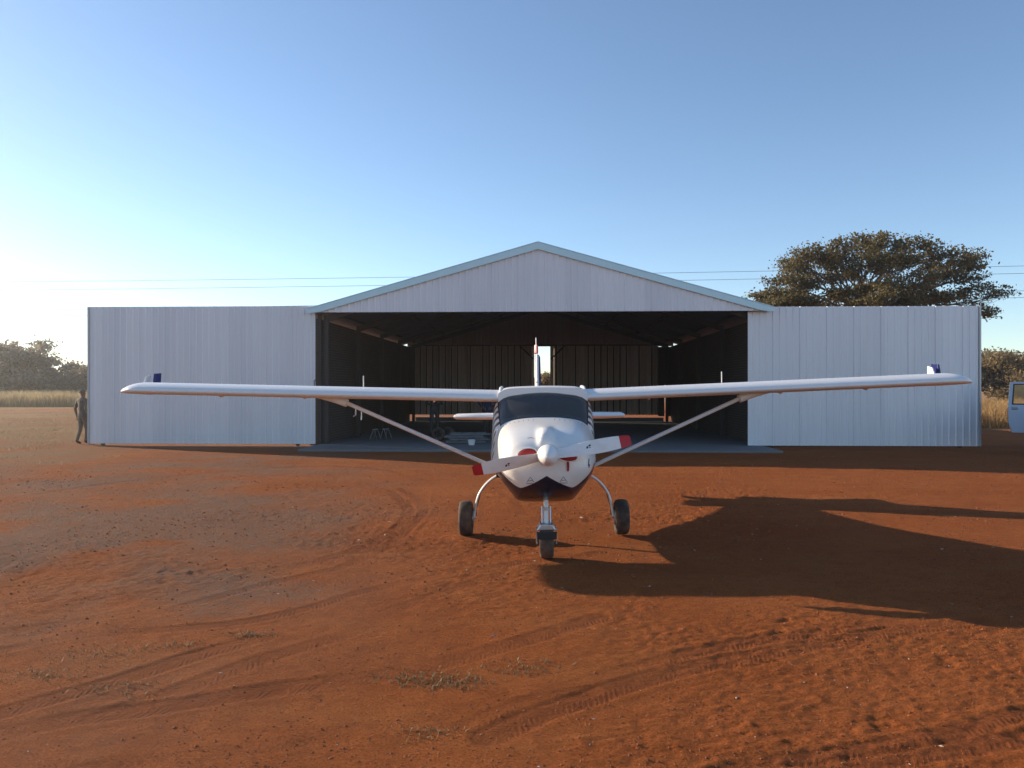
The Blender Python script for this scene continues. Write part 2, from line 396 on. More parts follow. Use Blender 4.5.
def build_ground():
    ys = [1.2]
    while ys[-1] < 30: ys.append(ys[-1] + max(0.017, 0.75 * ys[-1] ** 2 / 1386))
    st = ys[-1] - ys[-2]
    while ys[-1] < 3000:
        st *= 1.12; ys.append(ys[-1] + st)
    back = [-0.4, -1.2, -3, -7, -15, -40, -120]
    ys = np.array(back[::-1] + [0.4] + ys)
    xs = list(np.arange(0, 5.0, 0.022)); st = 0.022
    while xs[-1] < 14: st = min(st * 1.02, 0.06); xs.append(xs[-1] + st)
    while xs[-1] < 2500: st *= 1.15; xs.append(xs[-1] + st)
    xs = np.array([-x for x in xs[:0:-1]] + xs)
    X, Y = np.meshgrid(xs, ys)
    near = np.clip((26 - np.hypot(X, Y)) / 14, 0, 1)
    rough = np.clip(0.50 + 2.2 * fbm(X * 0.55, Y * 0.55, 3, 40), 0.08, 1.5)
    Z = 0.030 * fbm(X * 0.35, Y * 0.35, 3, 1) * np.clip(near + 0.3, 0, 1)
    Z += near * (0.012 * fbm(X * 2.3, Y * 2.3, 3, 5) + rough * (0.006 * fbm(X * 9, Y * 9, 3, 9) + 0.011 * fbm(X * 19, Y * 24, 2, 15)))
    clod = fbm(X * 14, Y * 14, 2, 23)
    Z += near * rough * 0.020 * np.clip(clod - 0.25, 0, 1)
    hoof = fbm(X * 5.5, Y * 5.5, 2, 61)
    Z -= near * rough * 0.022 * np.clip(hoof - 0.27, 0, 0.3)
    TAL = np.zeros_like(X); TSD = np.zeros_like(X)
    T = np.zeros_like(X)
    for ti, tr in enumerate(TRACKS):
        P = catmull([gpt(*p) for p in tr], 6)
        w = 0.085 + 0.015 * (ti % 3)
        best = np.full(X.shape, 9.0); sd = np.zeros_like(X); al = np.zeros_like(X); s0 = 0
        for a, b in zip(P[:-1], P[1:]):
            d = b - a; L = np.hypot(*d)
            if L < 1e-6: continue
            lo = np.minimum(a, b) - 0.5; hi = np.maximum(a, b) + 0.5
            j0, j1 = np.searchsorted(xs, [lo[0], hi[0]]); i0, i1 = np.searchsorted(ys, [lo[1], hi[1]])
            if j1 > j0 and i1 > i0:
                x = X[i0:i1, j0:j1] - a[0]; y = Y[i0:i1, j0:j1] - a[1]
                t = np.clip((x * d[0] + y * d[1]) / L ** 2, 0, 1)
                dist = np.hypot(x - t * d[0], y - t * d[1]); sg = np.sign(x * d[1] - y * d[0])
                bb = best[i0:i1, j0:j1]; msk = dist < bb
                bb[msk] = dist[msk]; sd[i0:i1, j0:j1][msk] = (dist * sg)[msk]; al[i0:i1, j0:j1][msk] = (s0 + t * L)[msk]
            s0 += L
        ins = np.clip((w - best) / 0.025, 0, 1); berm = np.exp(-((best - w - 0.02) / 0.03) ** 2)
        wear = np.clip(0.62 + 1.5 * vnoise(al * 0.9, np.full_like(al, ti * 3.7), 77), 0.1, 1.0)
        Z += near * wear * (-0.0050 * ins + 0.0024 * berm) * (1 + 0.6 * vnoise(X * 11, Y * 11, 91))
        nw = ins * wear; q = (best < w + 0.06) & (nw >= T)
        TAL[q] = al[q]; TSD[q] = sd[q]; T = np.maximum(T, nw)
    # ground stays level where the slab and the wheels stand
    for (wx, wy) in ((-0.6, 9.4), (1.3, 9.4), (0.35, 8.1)):
        q = np.exp(-((X - wx) ** 2 + (Y - wy) ** 2) / 0.10); Z *= (1 - q)
    Z *= 1 - np.clip((Y - 20) / 1.2, 0, 1) * 0.8
    nx, ny = len(xs), len(ys)
    V = np.stack([X, Y, Z], -1).reshape(-1, 3)
    I = np.arange(nx * ny).reshape(ny, nx)
    Fq = np.stack([I[:-1, :-1], I[:-1, 1:], I[1:, 1:], I[1:, :-1]], -1).reshape(-1, 4)
    # where the soil is grey gravel and where straw covers it
    g = np.exp(-((X + 5.0) / 2.6) ** 2 - ((Y - 10.0) / 2.4) ** 2) * 1.1 + np.exp(-((X + 2.9) / 1.1) ** 2 - ((Y - 7.0) / 0.8) ** 2) * 0.8
    g += np.clip((-X - 0.3) / 8, 0, 0.62)
    g = np.clip(g * (0.75 + 1.6 * fbm(X * 0.9, Y * 0.9, 4, 31)), 0, 1)
    far_l = np.clip((-X - 0.42 * Y - 1.0) / 3, 0, 1) * np.clip((Y - 16) / 7, 0, 1)
    far_r = np.clip((X - 17) / 4, 0, 1) * np.clip((Y - 31) / 3, 0, 1)
    behind = np.clip((Y - 75) / 20, 0, 1)
    st = np.clip((far_l + far_r) * (0.85 + 1.3 * fbm(X * 0.35, Y * 0.16, 4, 51)) + behind * 0.8, 0, 1)
    o = mesh_np('ground', V, Fq, None, mats=[soil_mat()])
    for nm, arr in (('gravel', g), ('straw', st), ('track', T), ('track_along', TAL), ('track_side', TSD)):
        a = o.data.attributes.new(nm, 'FLOAT', 'POINT'); a.data.foreach_set('value', arr.astype(np.float32).ravel())
    tag(o, kind='structure')
    return xs, ys, Z

def soil_mat():
    m, n, l, b = new_mat('red_soil')
    geo = N(n, 'ShaderNodeNewGeometry')
    def noise(sc, det=8.0, rg=0.65, stretch=None):
        t = N(n, 'ShaderNodeTexNoise', i_Scale=sc, i_Detail=det, i_Roughness=rg)
        if stretch:
            mp = N(n, 'ShaderNodeMapping'); mp.inputs['Scale'].default_value = stretch; l.new(geo.outputs['Position'], mp.inputs['Vector']); l.new(mp.outputs[0], t.inputs['Vector'])
        else: l.new(geo.outputs['Position'], t.inputs['Vector'])
        return t
    def ramp(src, a, b_, lo=0.0, hi=1.0):
        r = N(n, 'ShaderNodeMapRange'); r.inputs[1].default_value = a; r.inputs[2].default_value = b_; r.inputs[3].default_value = lo; r.inputs[4].default_value = hi
        l.new(src, r.inputs[0]); return r.outputs[0]
    def mix(f, A, B):
        x = N(n, 'ShaderNodeMix', data_type='RGBA')
        for s_, v in (('A', A), ('B', B)):
            if isinstance(v, tuple): x.inputs[s_].default_value = rgba(v)
            else: l.new(v, x.inputs[s_])
        if isinstance(f, float): x.inputs['Factor'].default_value = f
        else: l.new(f, x.inputs['Factor'])
        return x.outputs['Result']
    n1 = noise(0.5); n2 = noise(7.0, 9.0, 0.7); n3 = noise(75.0, 6.0, 0.75); n4 = noise(1.6, 6.0, 0.6, (0.35, 1.0, 1))
    c = mix(ramp(n1.outputs['Fac'], 0.35, 0.65), (0.47, 0.126, 0.028), (0.56, 0.170, 0.046))
    c = mix(ramp(n2.outputs['Fac'], 0.45, 0.75, 0, 0.5), c, (0.27, 0.062, 0.015))
    c = mix(ramp(n4.outputs['Fac'], 0.5, 0.72, 0, 0.5), c, (0.58, 0.205, 0.06))
    c = mix(ramp(n3.outputs['Fac'], 0.52, 0.64, 0, 0.7), c, (0.15, 0.038, 0.012))
    c = mix(ramp(n3.outputs['Fac'], 0.48, 0.34, 0, 0.4), c, (0.60, 0.24, 0.09))
    at = N(n, 'ShaderNodeAttribute', attribute_name='gravel')
    gm = N(n, 'ShaderNodeMath', operation='MULTIPLY'); l.new(at.outputs['Fac'], gm.inputs[0]); l.new(ramp(n2.outputs['Fac'], 0.3, 0.6, 0.35, 0.95), gm.inputs[1])
    c = mix(gm.outputs[0], c, (0.30, 0.19, 0.135))
    tt = N(n, 'ShaderNodeAttribute', attribute_name='track')
    tm = N(n, 'ShaderNodeMath', operation='MULTIPLY'); tm.inputs[1].default_value = 0.4; l.new(tt.outputs['Fac'], tm.inputs[0])
    c = mix(tm.outputs[0], c, (0.20, 0.062, 0.027))
    sa = N(n, 'ShaderNodeAttribute', attribute_name='straw')
    s2 = noise(2.5, 8.0, 0.7, (0.5, 1.2, 1))
    sm = N(n, 'ShaderNodeMath', operation='MULTIPLY'); l.new(sa.outputs['Fac'], sm.inputs[0]); l.new(ramp(s2.outputs['Fac'], 0.35, 0.6, 0.45, 1.0), sm.inputs[1])
    c = mix(sm.outputs[0], c, (0.37, 0.24, 0.115))
    # scattered pale grit and dark specks
    vo = N(n, 'ShaderNodeTexVoronoi', i_Scale=22.0); l.new(geo.outputs['Position'], vo.inputs['Vector'])
    sp = N(n, 'ShaderNodeMath', operation='LESS_THAN'); sp.inputs[1].default_value = 0.07; l.new(vo.outputs['Distance'], sp.inputs[0])
    se = N(n, 'ShaderNodeSeparateColor'); l.new(vo.outputs['Color'], se.inputs[0])
    gt = N(n, 'ShaderNodeMath', operation='GREATER_THAN'); gt.inputs[1].default_value = 0.90; l.new(se.outputs[0], gt.inputs[0])
    mm = N(n, 'ShaderNodeMath', operation='MULTIPLY'); l.new(sp.outputs[0], mm.inputs[0]); l.new(gt.outputs[0], mm.inputs[1])
    c = mix(mm.outputs[0], c, (0.48, 0.35, 0.26))
    l.new(c, b.inputs['Base Color']); b.inputs['Roughness'].default_value = 0.95; b.inputs['Specular IOR Level'].default_value = 0.15
    b1 = N(n, 'ShaderNodeBump', i_Strength=1.0, i_Distance=0.10); l.new(n3.outputs['Fac'], b1.inputs['Height'])
    n5 = noise(18.0, 6.0, 0.7)
    b2 = N(n, 'ShaderNodeBump', i_Strength=0.8, i_Distance=0.08); l.new(n5.outputs['Fac'], b2.inputs['Height']); l.new(b1.outputs[0], b2.inputs['Normal'])
    # lugs pressed by the tyres, running as chevrons along each track
    aa = N(n, 'ShaderNodeAttribute', attribute_name='track_along'); ss = N(n, 'ShaderNodeAttribute', attribute_name='track_side')
    ab = N(n, 'ShaderNodeMath', operation='ABSOLUTE'); l.new(ss.outputs['Fac'], ab.inputs[0])
    ma = N(n, 'ShaderNodeMath', operation='MULTIPLY_ADD'); ma.inputs[1].default_value = 0.8; l.new(ab.outputs[0], ma.inputs[0]); l.new(aa.outputs['Fac'], ma.inputs[2])
    fq = N(n, 'ShaderNodeMath', operation='MULTIPLY'); fq.inputs[1].default_value = 2 * math.pi / 0.042; l.new(ma.outputs[0], fq.inputs[0])
    si = N(n, 'ShaderNodeMath', operation='SINE'); l.new(fq.outputs[0], si.inputs[0])
    sr = ramp(si.outputs[0], -0.35, 0.35)
    hm = N(n, 'ShaderNodeMath', operation='MULTIPLY'); l.new(sr, hm.inputs[0]); l.new(tt.outputs['Fac'], hm.inputs[1])
    hn = N(n, 'ShaderNodeMath', operation='MULTIPLY'); l.new(hm.outputs[0], hn.inputs[0]); l.new(ramp(n2.outputs['Fac'], 0.46, 0.60, 0.0, 1.0), hn.inputs[1])
    b3 = N(n, 'ShaderNodeBump', i_Strength=0.7, i_Distance=0.007); l.new(hn.outputs[0], b3.inputs['Height']); l.new(b2.outputs[0], b3.inputs['Normal'])
    l.new(b3.outputs[0], b.inputs['Normal'])
    return m

GX, GY, GZ = build_ground()
def gz(x, y):
    j = min(max(np.searchsorted(GX, x), 1), len(GX) - 1); i = min(max(np.searchsorted(GY, y), 1), len(GY) - 1)
    return float(GZ[i, j])

# ------------------------------------------------------------------ scatter helpers (stuff)
def blades(pts, hmin, hmax, wid, lean=0.35, seed=0):
    """bent grass blades, one ribbon of two quads and a tip each"""
    r = np.random.default_rng(seed); n = len(pts); P = np.asarray(pts, float)
    h = r.uniform(hmin, hmax, n); a = r.uniform(0, 2 * np.pi, n); w = wid * r.uniform(0.6, 1.4, n)
    side = np.stack([np.cos(a), np.sin(a), np.zeros(n)], 1) * w[:, None] / 2
    ld = r.uniform(0, 2 * np.pi, n); lv = np.stack([np.cos(ld), np.sin(ld), np.zeros(n)], 1) * (h * r.uniform(0, lean, n))[:, None]
    up = np.stack([np.zeros(n), np.zeros(n), h], 1)
    mid = P + up * 0.55 + lv * 0.4; tip = P + up + lv * 1.3 - up * 0.1
    V = np.stack([P - side, P + side, mid - side * 0.8, mid + side * 0.8, tip], 1).reshape(-1, 3)
    k = np.arange(n)[:, None] * 5
    F1 = np.concatenate([k + np.array([[0, 1, 3]]), k + np.array([[0, 3, 2]]), k + np.array([[2, 3, 4]])], 0)
    return V, F1

def quads(cent, size, seed=0, flat=0.0):
    r = np.random.default_rng(seed); n = len(cent); C = np.asarray(cent, float)
    s = (size if hasattr(size, '__len__') else np.full(n, size)) * r.uniform(0.6, 1.4, n)
    a = r.normal(size=(n, 3)); a[:, 2] *= (1 - flat); a /= np.linalg.norm(a, axis=1)[:, None]
    b = r.normal(size=(n, 3)); b[:, 2] *= (1 - flat); b -= a * (a * b).sum(1)[:, None]; b /= np.linalg.norm(b, axis=1)[:, None]
    a *= s[:, None] / 2; b *= s[:, None] / 3.2
    V = np.stack([C - a, C - b * 0.9 + a * 0.1, C + a, C + b * 0.9 + a * 0.1], 1).reshape(-1, 3)
    Fq = np.arange(n * 4).reshape(n, 4)
    return V, Fq

# ------------------------------------------------------------------ trees
def make_tree(name, trunk, clumps, leaf_mat_, leaf, twigs, per, seed, bark=None, base_r=0.25, spread=0.28, bare=(), limb=0.33):
    """trunk: list of points of the stem; clumps: (centre, radii); every clump hangs on its own limb with twigs, leaves sit along the twigs"""
    r = np.random.default_rng(seed); mb = MB()
    root = empty(name, (0, 0, 0))
    mb.tube([Vector(p) for p in trunk], [base_r * (1 - 0.35 * i / (len(trunk) - 1)) for i in range(len(trunk))], 8)
    top = Vector(trunk[-1]); L = []; cr = []
    for ci, (c, rad) in enumerate(clumps):
        c = Vector(c); rad = Vector(rad)
        t = r.uniform(0.55, 1.0); k = t * (len(trunk) - 1); i = min(int(k), len(trunk) - 2)
        s = Vector(trunk[i]).lerp(Vector(trunk[i + 1]), k - i)
        d = c - s
        m1 = s + d * 0.33 + Vector((0, 0, d.length * 0.08)) + Vector(r.normal(size=3) * 0.07 * d.length)
        m2 = s + d * 0.68 + Vector((0, 0, d.length * 0.05)) + Vector(r.normal(size=3) * 0.07 * d.length)
        pts = catmull([s, m1, m2, c], 3)
        r0 = base_r * limb * r.uniform(0.7, 1.2)
        mb.tube(pts, [r0 * (1 - 0.8 * q / (len(pts) - 1)) for q in range(len(pts))], 5, cap=False)
        for w in range(twigs):
            a = r.normal(size=3); a /= np.linalg.norm(a); a[2] = a[2] * 0.8 + 0.2
            e = c + Vector(a * np.array(rad) * r.uniform(0.55, 1.0))
            q0 = Vector(pts[-1 - int(r.integers(0, 4))])
            mid = q0.lerp(e, 0.5) + Vector(r.normal(size=3) * 0.12 * (e - q0).length)
            mb.tube([q0, mid, e], [r0 * 0.22, r0 * 0.14, r0 * 0.05], 3, cap=False)
            if ci in bare and r.random() < 0.75: continue
            nn = int(per * r.uniform(0.4, 1.5)); tt = r.uniform(0.35, 1.08, nn)
            base = np.outer(1 - tt, np.array(q0)) + np.outer(tt, np.array(e)) + np.outer(tt * (1 - tt) * 2, np.array(mid - (q0 + e) / 2))
            L.append(base + r.normal(size=(nn, 3)) * spread * np.array([1, 1, 0.6]))
    L = np.concatenate(L)
    mb.build('trunk', bark or M['bark'], root, smooth=True, recalc=False)
    V, Fq = quads(L, leaf, seed + 1)
    mesh_np('crown', V, Fq, leaf_mat_, root, smooth=False)
    return root

def big_tree():
    D = 42.0; k = D / F
    px = [(776, 289, 12), (790, 275, 14), (802, 259, 15), (816, 250, 14), (828, 262, 17), (808, 286, 14), (844, 247, 16), (864, 243, 14),
          (882, 242, 15), (904, 239, 14), (924, 245, 15), (942, 252, 15), (905, 258, 18), (880, 262, 17), (852, 268, 17),
          (866, 284, 13), (897, 282, 18), (922, 272, 17), (928, 294, 14), (948, 274, 16), (962, 260, 15), (974, 256, 12), (970, 276, 14), (976, 268, 12),
          (792, 298, 10), (774, 300, 9), (786, 304, 9), (800, 304, 9), (812, 302, 9), (838, 296, 10), (858, 303, 9), (880, 300, 11), (915, 306, 10), (948, 298, 13), (902, 304, 12), (972, 294, 12), (986, 288, 11), (1000, 290, 12), (986, 308, 11), (1008, 298, 9), (996, 314, 9)]
    bx = (868 - 512) * k
    cl = []
    r = np.random.default_rng(3)
    for (x, y, q) in px:
        off = (x - 868) * k
        dep = math.sqrt(max(0.0, 1 - (off / 7.2) ** 2)) * 4.2
        for s in ((-1, 1) if x < 968 else (0,)):
            dy = s * dep * r.uniform(0.15, 0.95); g = (D + min(dy, 0)) / D * (1 - 0.02 * max(dy, 0) / 4)
            cl.append((((x - 512) * k * g - bx, dy, CAM_H + (HOR - y - 1) * k * g + r.normal() * 0.1), (q * k * 1.05, q * k * 1.2, q * k * 0.72)))
    nb = len(cl)
    t = make_tree('acacia_tree', [(0, 0, -0.1), (0.1, 0.05, 1.2), (-0.1, 0, 2.6), (-0.45, 0.1, 4.0), (-0.5, 0, 5.6), (-0.2, 0.1, 6.6)], cl, M['leaf_big'], 0.15, 18, 40, 5,
                  base_r=0.42, limb=0.17, spread=0.17, bare=tuple(range(nb - 5, nb)))
    t.location = (bx, D, 0)
    tag(t, 'broad flat-topped acacia tree rising behind the right hangar door', 'tree')
big_tree()

def bush(name, seed, h, w, lm, leaf, n_cl, per=26, twigs=10):
    r = np.random.default_rng(seed); cl = []
    for i in range(n_cl):
        a = r.uniform(0, 2 * np.pi); q = math.sqrt(r.uniform(0, 1)); z = r.uniform(0.22, 0.95)
        prof = math.sqrt(max(0.05, 1 - ((z - 0.5) / 0.62) ** 2))
        cl.append(((math.cos(a) * q * w / 2 * prof, math.sin(a) * q * w / 2 * prof, z * h), (w * 0.16, w * 0.16, h * 0.13)))
    return make_tree(name, [(0, 0, -0.1), (0.1, 0.05, h * 0.12), (0.05, -0.1, h * 0.3), (0, 0, h * 0.5)], cl, lm, leaf, twigs, per, seed, base_r=0.05 * h ** 0.8, spread=0.05 * w)

LEFT_GROUP = 'bush trees of the hazy thicket beyond the left field'
RIGHT_GROUP = 'brown bush trees behind the dry grass on the right'
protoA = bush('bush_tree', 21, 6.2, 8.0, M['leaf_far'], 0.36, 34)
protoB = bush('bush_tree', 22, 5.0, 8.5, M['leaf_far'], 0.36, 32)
protoC = bush('bush_tree', 23, 5.0, 6.5, M['leaf_bush'], 0.26, 32, 30)
protoD = bush('bush_tree', 24, 4.2, 6.0, M['leaf_bush'], 0.26, 28, 30)
def put(proto, first, x, y, s, rz, label, group):
    o = proto if first else copy_tree(proto)
    o.location = (x, y, 0); o.rotation_euler = (0, 0, rz); o.scale = (s, s, s)
    tag(o, label, 'tree', group)
left = [('A', -56.5, 88, 1.12, 0.3, 'tallest rounded bush tree beyond the left field, nearest the hangar side'),
        ('A', -60.5, 90, 1.12, 2.1, 'bush tree with a rounded crown at the left edge beyond the field'),
        ('B', -49.5, 90, 0.78, 1.2, 'low sloping bush tree against the edge of the left hangar door'),
        ('B', -66.5, 88, 1.1, 4.0, 'hazy bush tree in the thicket beyond the left field'),
        ('B', -58.5, 96, 1.15, 5.0, 'hazy bush tree in the thicket beyond the left field'),
        ('A', -72, 92, 1.05, 0.9, 'hazy bush tree in the thicket beyond the left field'),
        ('B', -54.0, 98, 0.85, 2.9, 'hazy bush tree in the thicket beyond the left field')]
used = set()
for (k, x, y, s, rz, lb) in left:
    p = {'A': protoA, 'B': protoB}[k]; put(p, k not in used, x, y, s, rz, lb, LEFT_GROUP); used.add(k)
right = [('C', 40.5, 64, 1.0, 0.2, 'brown bush tree between the right hangar door and the car'),
         ('D', 44.5, 66, 1.15, 1.9, 'brown bush tree above the open car door at the right edge'),
         ('D', 37.0, 67, 1.0, 3.0, 'brown bush tree half hidden behind the right hangar door'),
         ('C', 48.5, 64, 1.05, 4.4, 'brown bush tree in the thicket on the right'),
         ('C', 42.0, 72, 1.1, 5.1, 'brown bush tree in the thicket on the right')]
for (k, x, y, s, rz, lb) in right:
    p = {'C': protoC, 'D': protoD}[k]; put(p, k not in used, x, y, s, rz, lb, RIGHT_GROUP); used.add(k)
for (k, x, y, s, rz, lb) in [('C', 2.6, 62, 0.62, 0.7, 'small bush tree seen through the slot between the back doors')]:
    put(protoC, False, x, y, s, rz, lb, None)

# tall dry grass
def region(n, f, seed):
    r = np.random.default_rng(seed); out = []
    while len(out) < n:
        p = f(r)
        if p is not None: out.append(p)
    return out
def clumpy(r, x, y, sc, seed, thr):
    v = float(fbm(np.array([x * sc]), np.array([y * sc]), 2, seed)[0])
    return v > thr + r.normal() * 0.05
def fl(r):
    y = r.uniform(73, 87); x = -y * r.uniform(0.46, 0.95)
    return (x, y, 0) if clumpy(r, x, y, 0.25, 3, -0.22) else None
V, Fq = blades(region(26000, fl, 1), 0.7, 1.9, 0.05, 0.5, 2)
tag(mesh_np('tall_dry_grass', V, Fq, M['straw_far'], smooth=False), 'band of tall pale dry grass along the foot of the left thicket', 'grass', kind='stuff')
def fr(r):
    y = r.uniform(34.5, 64); x = y * r.uniform(0.5, 0.92)
    return (x, y, 0) if clumpy(r, x, y, 0.35, 8, -0.15) else None
V, Fq = blades(region(26000, fr, 3), 0.4, 1.35, 0.035, 0.6, 4)
tag(mesh_np('golden_dry_grass', V, Fq, M['straw'], smooth=False), 'golden dry grass standing between the right hangar door and the bushes', 'grass', kind='stuff')
def fs(r):
    y = r.uniform(18, 72); x = -y * r.uniform(0.40, 0.92) - 2.0
    return (x, y, gz(x, y)) if clumpy(r, x, y, 0.4, 12, 0.0) else None
V, Fq = blades(region(24000, fs, 5), 0.02, 0.08, 0.016, 1.2, 6)
tag(mesh_np('short_dry_grass', V, Fq, M['straw_short'], smooth=False), 'short trampled straw on the bare field left of the hangar', 'grass', kind='stuff')
# low weeds and litter on the red soil in front
wp = []
r = np.random.default_rng(9)
for (px, py, sx, n) in [(430, 680, 0.20, 420), (452, 684, 0.12, 160), (250, 637, 0.10, 140), (97, 655, 0.2, 180), (45, 675, 0.16, 150), (120, 690, 0.16, 110), (170, 648, 0.14, 110),
                        (60, 520, 0.7, 260), (150, 515, 0.8, 240), (200, 500, 0.7, 200), (120, 540, 0.6, 160), (535, 665, 0.14, 90), (520, 672, 0.1, 90), (300, 520, 0.5, 90), (425, 734, 0.10, 70)]:
    cx, cy = gpt(px, py)
    for i in range(n):
        x = cx + r.normal() * sx; y = cy + r.normal() * sx * 0.45
        wp.append((x, y, gz(x, y) - 0.004))
V, Fq = blades(wp, 0.008, 0.034, 0.007, 1.3, 7)
tag(mesh_np('low_weeds', V, Fq, M['weed'], smooth=False), 'small dry weeds sprouting from the red soil', 'weeds', kind='stuff')
def scatter_rocks(name, n, smin, smax, mat, seed, label, cat, far=18, long=1.0):
    r = np.random.default_rng(seed)
    base = np.array([(1, 0, 0), (-1, 0, 0), (0, 1, 0), (0, -1, 0), (0, 0, 1), (0, 0, -1)], float)
    tri = np.array([(0, 2, 4), (2, 1, 4), (1, 3, 4), (3, 0, 4), (2, 0, 5), (1, 2, 5), (3, 1, 5), (0, 3, 5)])
    y = 2.6 + (far - 2.6) * r.random(n) ** 1.8; x = r.uniform(-0.85, 0.85, n) * y
    keep = fbm(x * 0.8, y * 0.8, 3, 71) > r.normal(size=n) * 0.22
    x, y = x[keep], y[keep]; n = len(x)
    sz = smin * (smax / smin) ** (r.random(n) ** 2.4) * np.clip(y / 6, 0.8, 1.8)
    B = base[None] * (sz[:, None, None] * r.uniform(0.5, 1.4, (n, 1, 3))) * np.array([long, 1, 0.7]) + r.normal(size=(n, 6, 3)) * (sz * 0.15)[:, None, None]
    a = r.uniform(0, 6.3, n); c, sn = np.cos(a), np.sin(a)
    bx = B[..., 0] * c[:, None] - B[..., 1] * sn[:, None]; by = B[..., 0] * sn[:, None] + B[..., 1] * c[:, None]
    jx = np.clip(np.searchsorted(GX, x), 1, len(GX) - 1); iy = np.clip(np.searchsorted(GY, y), 1, len(GY) - 1)
    z = GZ[iy, jx] + sz * 0.12
    V = np.stack([bx + x[:, None], by + y[:, None], B[..., 2] + z[:, None]], -1).reshape(-1, 3)
    Fq = (tri[None] + (np.arange(n) * 6)[:, None, None]).reshape(-1, 3)
    tag(mesh_np(name, V, Fq, mat, smooth=False), label, cat, kind='stuff')
scatter_rocks('soil_clods', 60000, 0.0025, 0.011, M['clod'], 14, 'loose clods of red soil scattered over the ground', 'soil', far=20)
scatter_rocks('pale_litter', 900, 0.003, 0.008, M['litter'], 15, 'pale chips and dry bits scattered over the soil', 'litter', long=2.2)

# ------------------------------------------------------------------ added haze volume standing in for the lens glow on the left
def build_haze(dens, aniso):
    m = bpy.data.materials.new('lens_glow_haze'); m.use_nodes = True; n, l = m.node_tree.nodes, m.node_tree.links
    n.remove(n['Principled BSDF'])
    v = n.new('ShaderNodeVolumePrincipled'); v.inputs['Color'].default_value = (0.93, 0.92, 0.90, 1); v.inputs['Density'].default_value = dens; v.inputs['Anisotropy'].default_value = aniso
    l.new(v.outputs[0], n['Material Output'].inputs['Volume'])
    o = MB().box((0, 45, 6.2), (320, 140, 14.6)).build('haze', m); tag(o, kind='stuff')
build_haze(0.0008, 0.74)

# ------------------------------------------------------------------ power lines
def power_line(y_l, h_l, y_r, h_r, sag, label):
    pts = []
    for i in range(41):
        t = i / 40; x = -70 + 140 * t
        pts.append((x, y_l + (y_r - y_l) * t, h_l + (h_r - h_l) * t - sag * 4 * t * (1 - t)))
    mb = MB().tube(pts, 0.015, 5); o = mb.build('power_line', M['wire'], None, smooth=True)
    tag(o, label, 'power line', 'power lines crossing the sky behind the hangar')
power_line(72, 11.55, 55, 11.3, 0.35, 'topmost power line wire crossing the sky behind the hangar')
power_line(72, 10.75, 55, 10.8, 0.35, 'second power line wire from the top behind the hangar')
power_line(72, 8.8, 55, 9.6, 0.3, 'third power line wire from the top, level above the left door')
power_line(72, 8.25, 55, 9.1, 0.3, 'lowest power line wire, just above the left thicket')

# ------------------------------------------------------------------ hangar
HRZ = R(-2.2)
hangar = empty('hangar', (0.79, 23.42, 0), HRZ, 'pale ribbed steel hangar with a gabled front, brick side walls and open sliding doors', 'hangar')
HW, EAVE, RIDGE, DEPTH, BOT = 7.0, 4.20, 6.14, 17.0, 4.11
def top_z(x): return EAVE + (RIDGE - EAVE) * (1 - abs(x) / HW)

def ribbed(x0, x1, z0, z1, pitch=0.2, depth=0.032, y=0.0, flip=-1, crest=0.035, web=0.018, lap=4):
    """trapezoid-ribbed sheet standing in the xz plane; z0, z1 numbers or functions of x"""
    fz0 = z0 if callable(z0) else (lambda x: z0); fz1 = z1 if callable(z1) else (lambda x: z1)
    prof = []; x = x0; ki = 0
    while x < x1:
        ki += 1; big = 1.0 if ki % lap == 0 else 0.6
        for dx, h in ((0, 0), (pitch - crest - 2 * web, 0), (pitch - crest - web, 1), (pitch - web, 1)):
            if x + dx < x1: prof.append((x + dx, y + flip * h * depth * big))
        if ki % lap == 0 and x + pitch < x1: prof += [(x + pitch - 0.001, y + flip * 0.012), (x + pitch, y)]
        x += pitch
    prof.append((x1, y))
    if fz0(0.01) != fz0(0.02) or fz1(0.01) != fz1(0.02):
        if x0 < 0 < x1: prof.append((0.0, y)); prof.sort()
    V = []; Fq = []
    for i, (a, b) in enumerate(prof):
        V += [(a, b, fz0(a)), (a, b, fz1(a))]
        if i: Fq.append((2 * i - 2, 2 * i, 2 * i + 1, 2 * i - 1))
    return V, np.array(Fq)

# floor slab and apron
slab = MB().box((0, 7.75, -0.17), (13.6, 19.2, 0.46)).build('floor_slab', M['concrete'], None, bevel=0.015)
slab.location = hangar.location; slab.rotation_euler = hangar.rotation_euler; tag(slab, kind='structure'); slab.name = 'concrete_floor'

# gable cladding and its flashing
V, Fq = ribbed(-HW + 0.06, HW - 0.06, BOT, lambda x: max(BOT + 0.02, top_z(x) - 0.05), 0.2, 0.028, y=-0.16)
mesh_np('gable_cladding', V, Fq, M['gable'], hangar, smooth=False)
MB().box((0, -0.10, BOT + 0.06), (13.7, 0.06, 0.14)).build('door_head_rail', M['steel'], hangar)
rr = random.Random(4)
for s in (-1, 1):
    mb = MB()
    a = (s * (HW + 0.03), top_z(HW) - 0.03); b = (0, RIDGE + 0.02)
    nrm = Vector((-(b[1] - a[1]) * -s, 0, abs(b[0] - a[0]))).normalized(); 
    n2 = Vector((nrm.x * 1.0, 0, nrm.z))
    w = 0.18
    pa, pb = Vector((a[0], 0, a[1])), Vector((b[0], 0, b[1]))
    poly = [(pa.x, pa.z + 0.03), (pa.x, pa.z - 0.10), (s * (HW - 0.35), pa.z - 0.06), (0, pb.z - w), (0, pb.z + 0.03)]
    if s < 0: poly = poly[::-1]
    mb.prism(poly, -0.245, -0.205)
    mb.prism([(pa.x, pa.z + 0.06), (pa.x, pa.z + 0.034), (0, pb.z + 0.034), (0, pb.z + 0.06)], -0.245, 0.10)
    mb.build('barge_flashing', M['barge'], hangar, bevel=0.006)

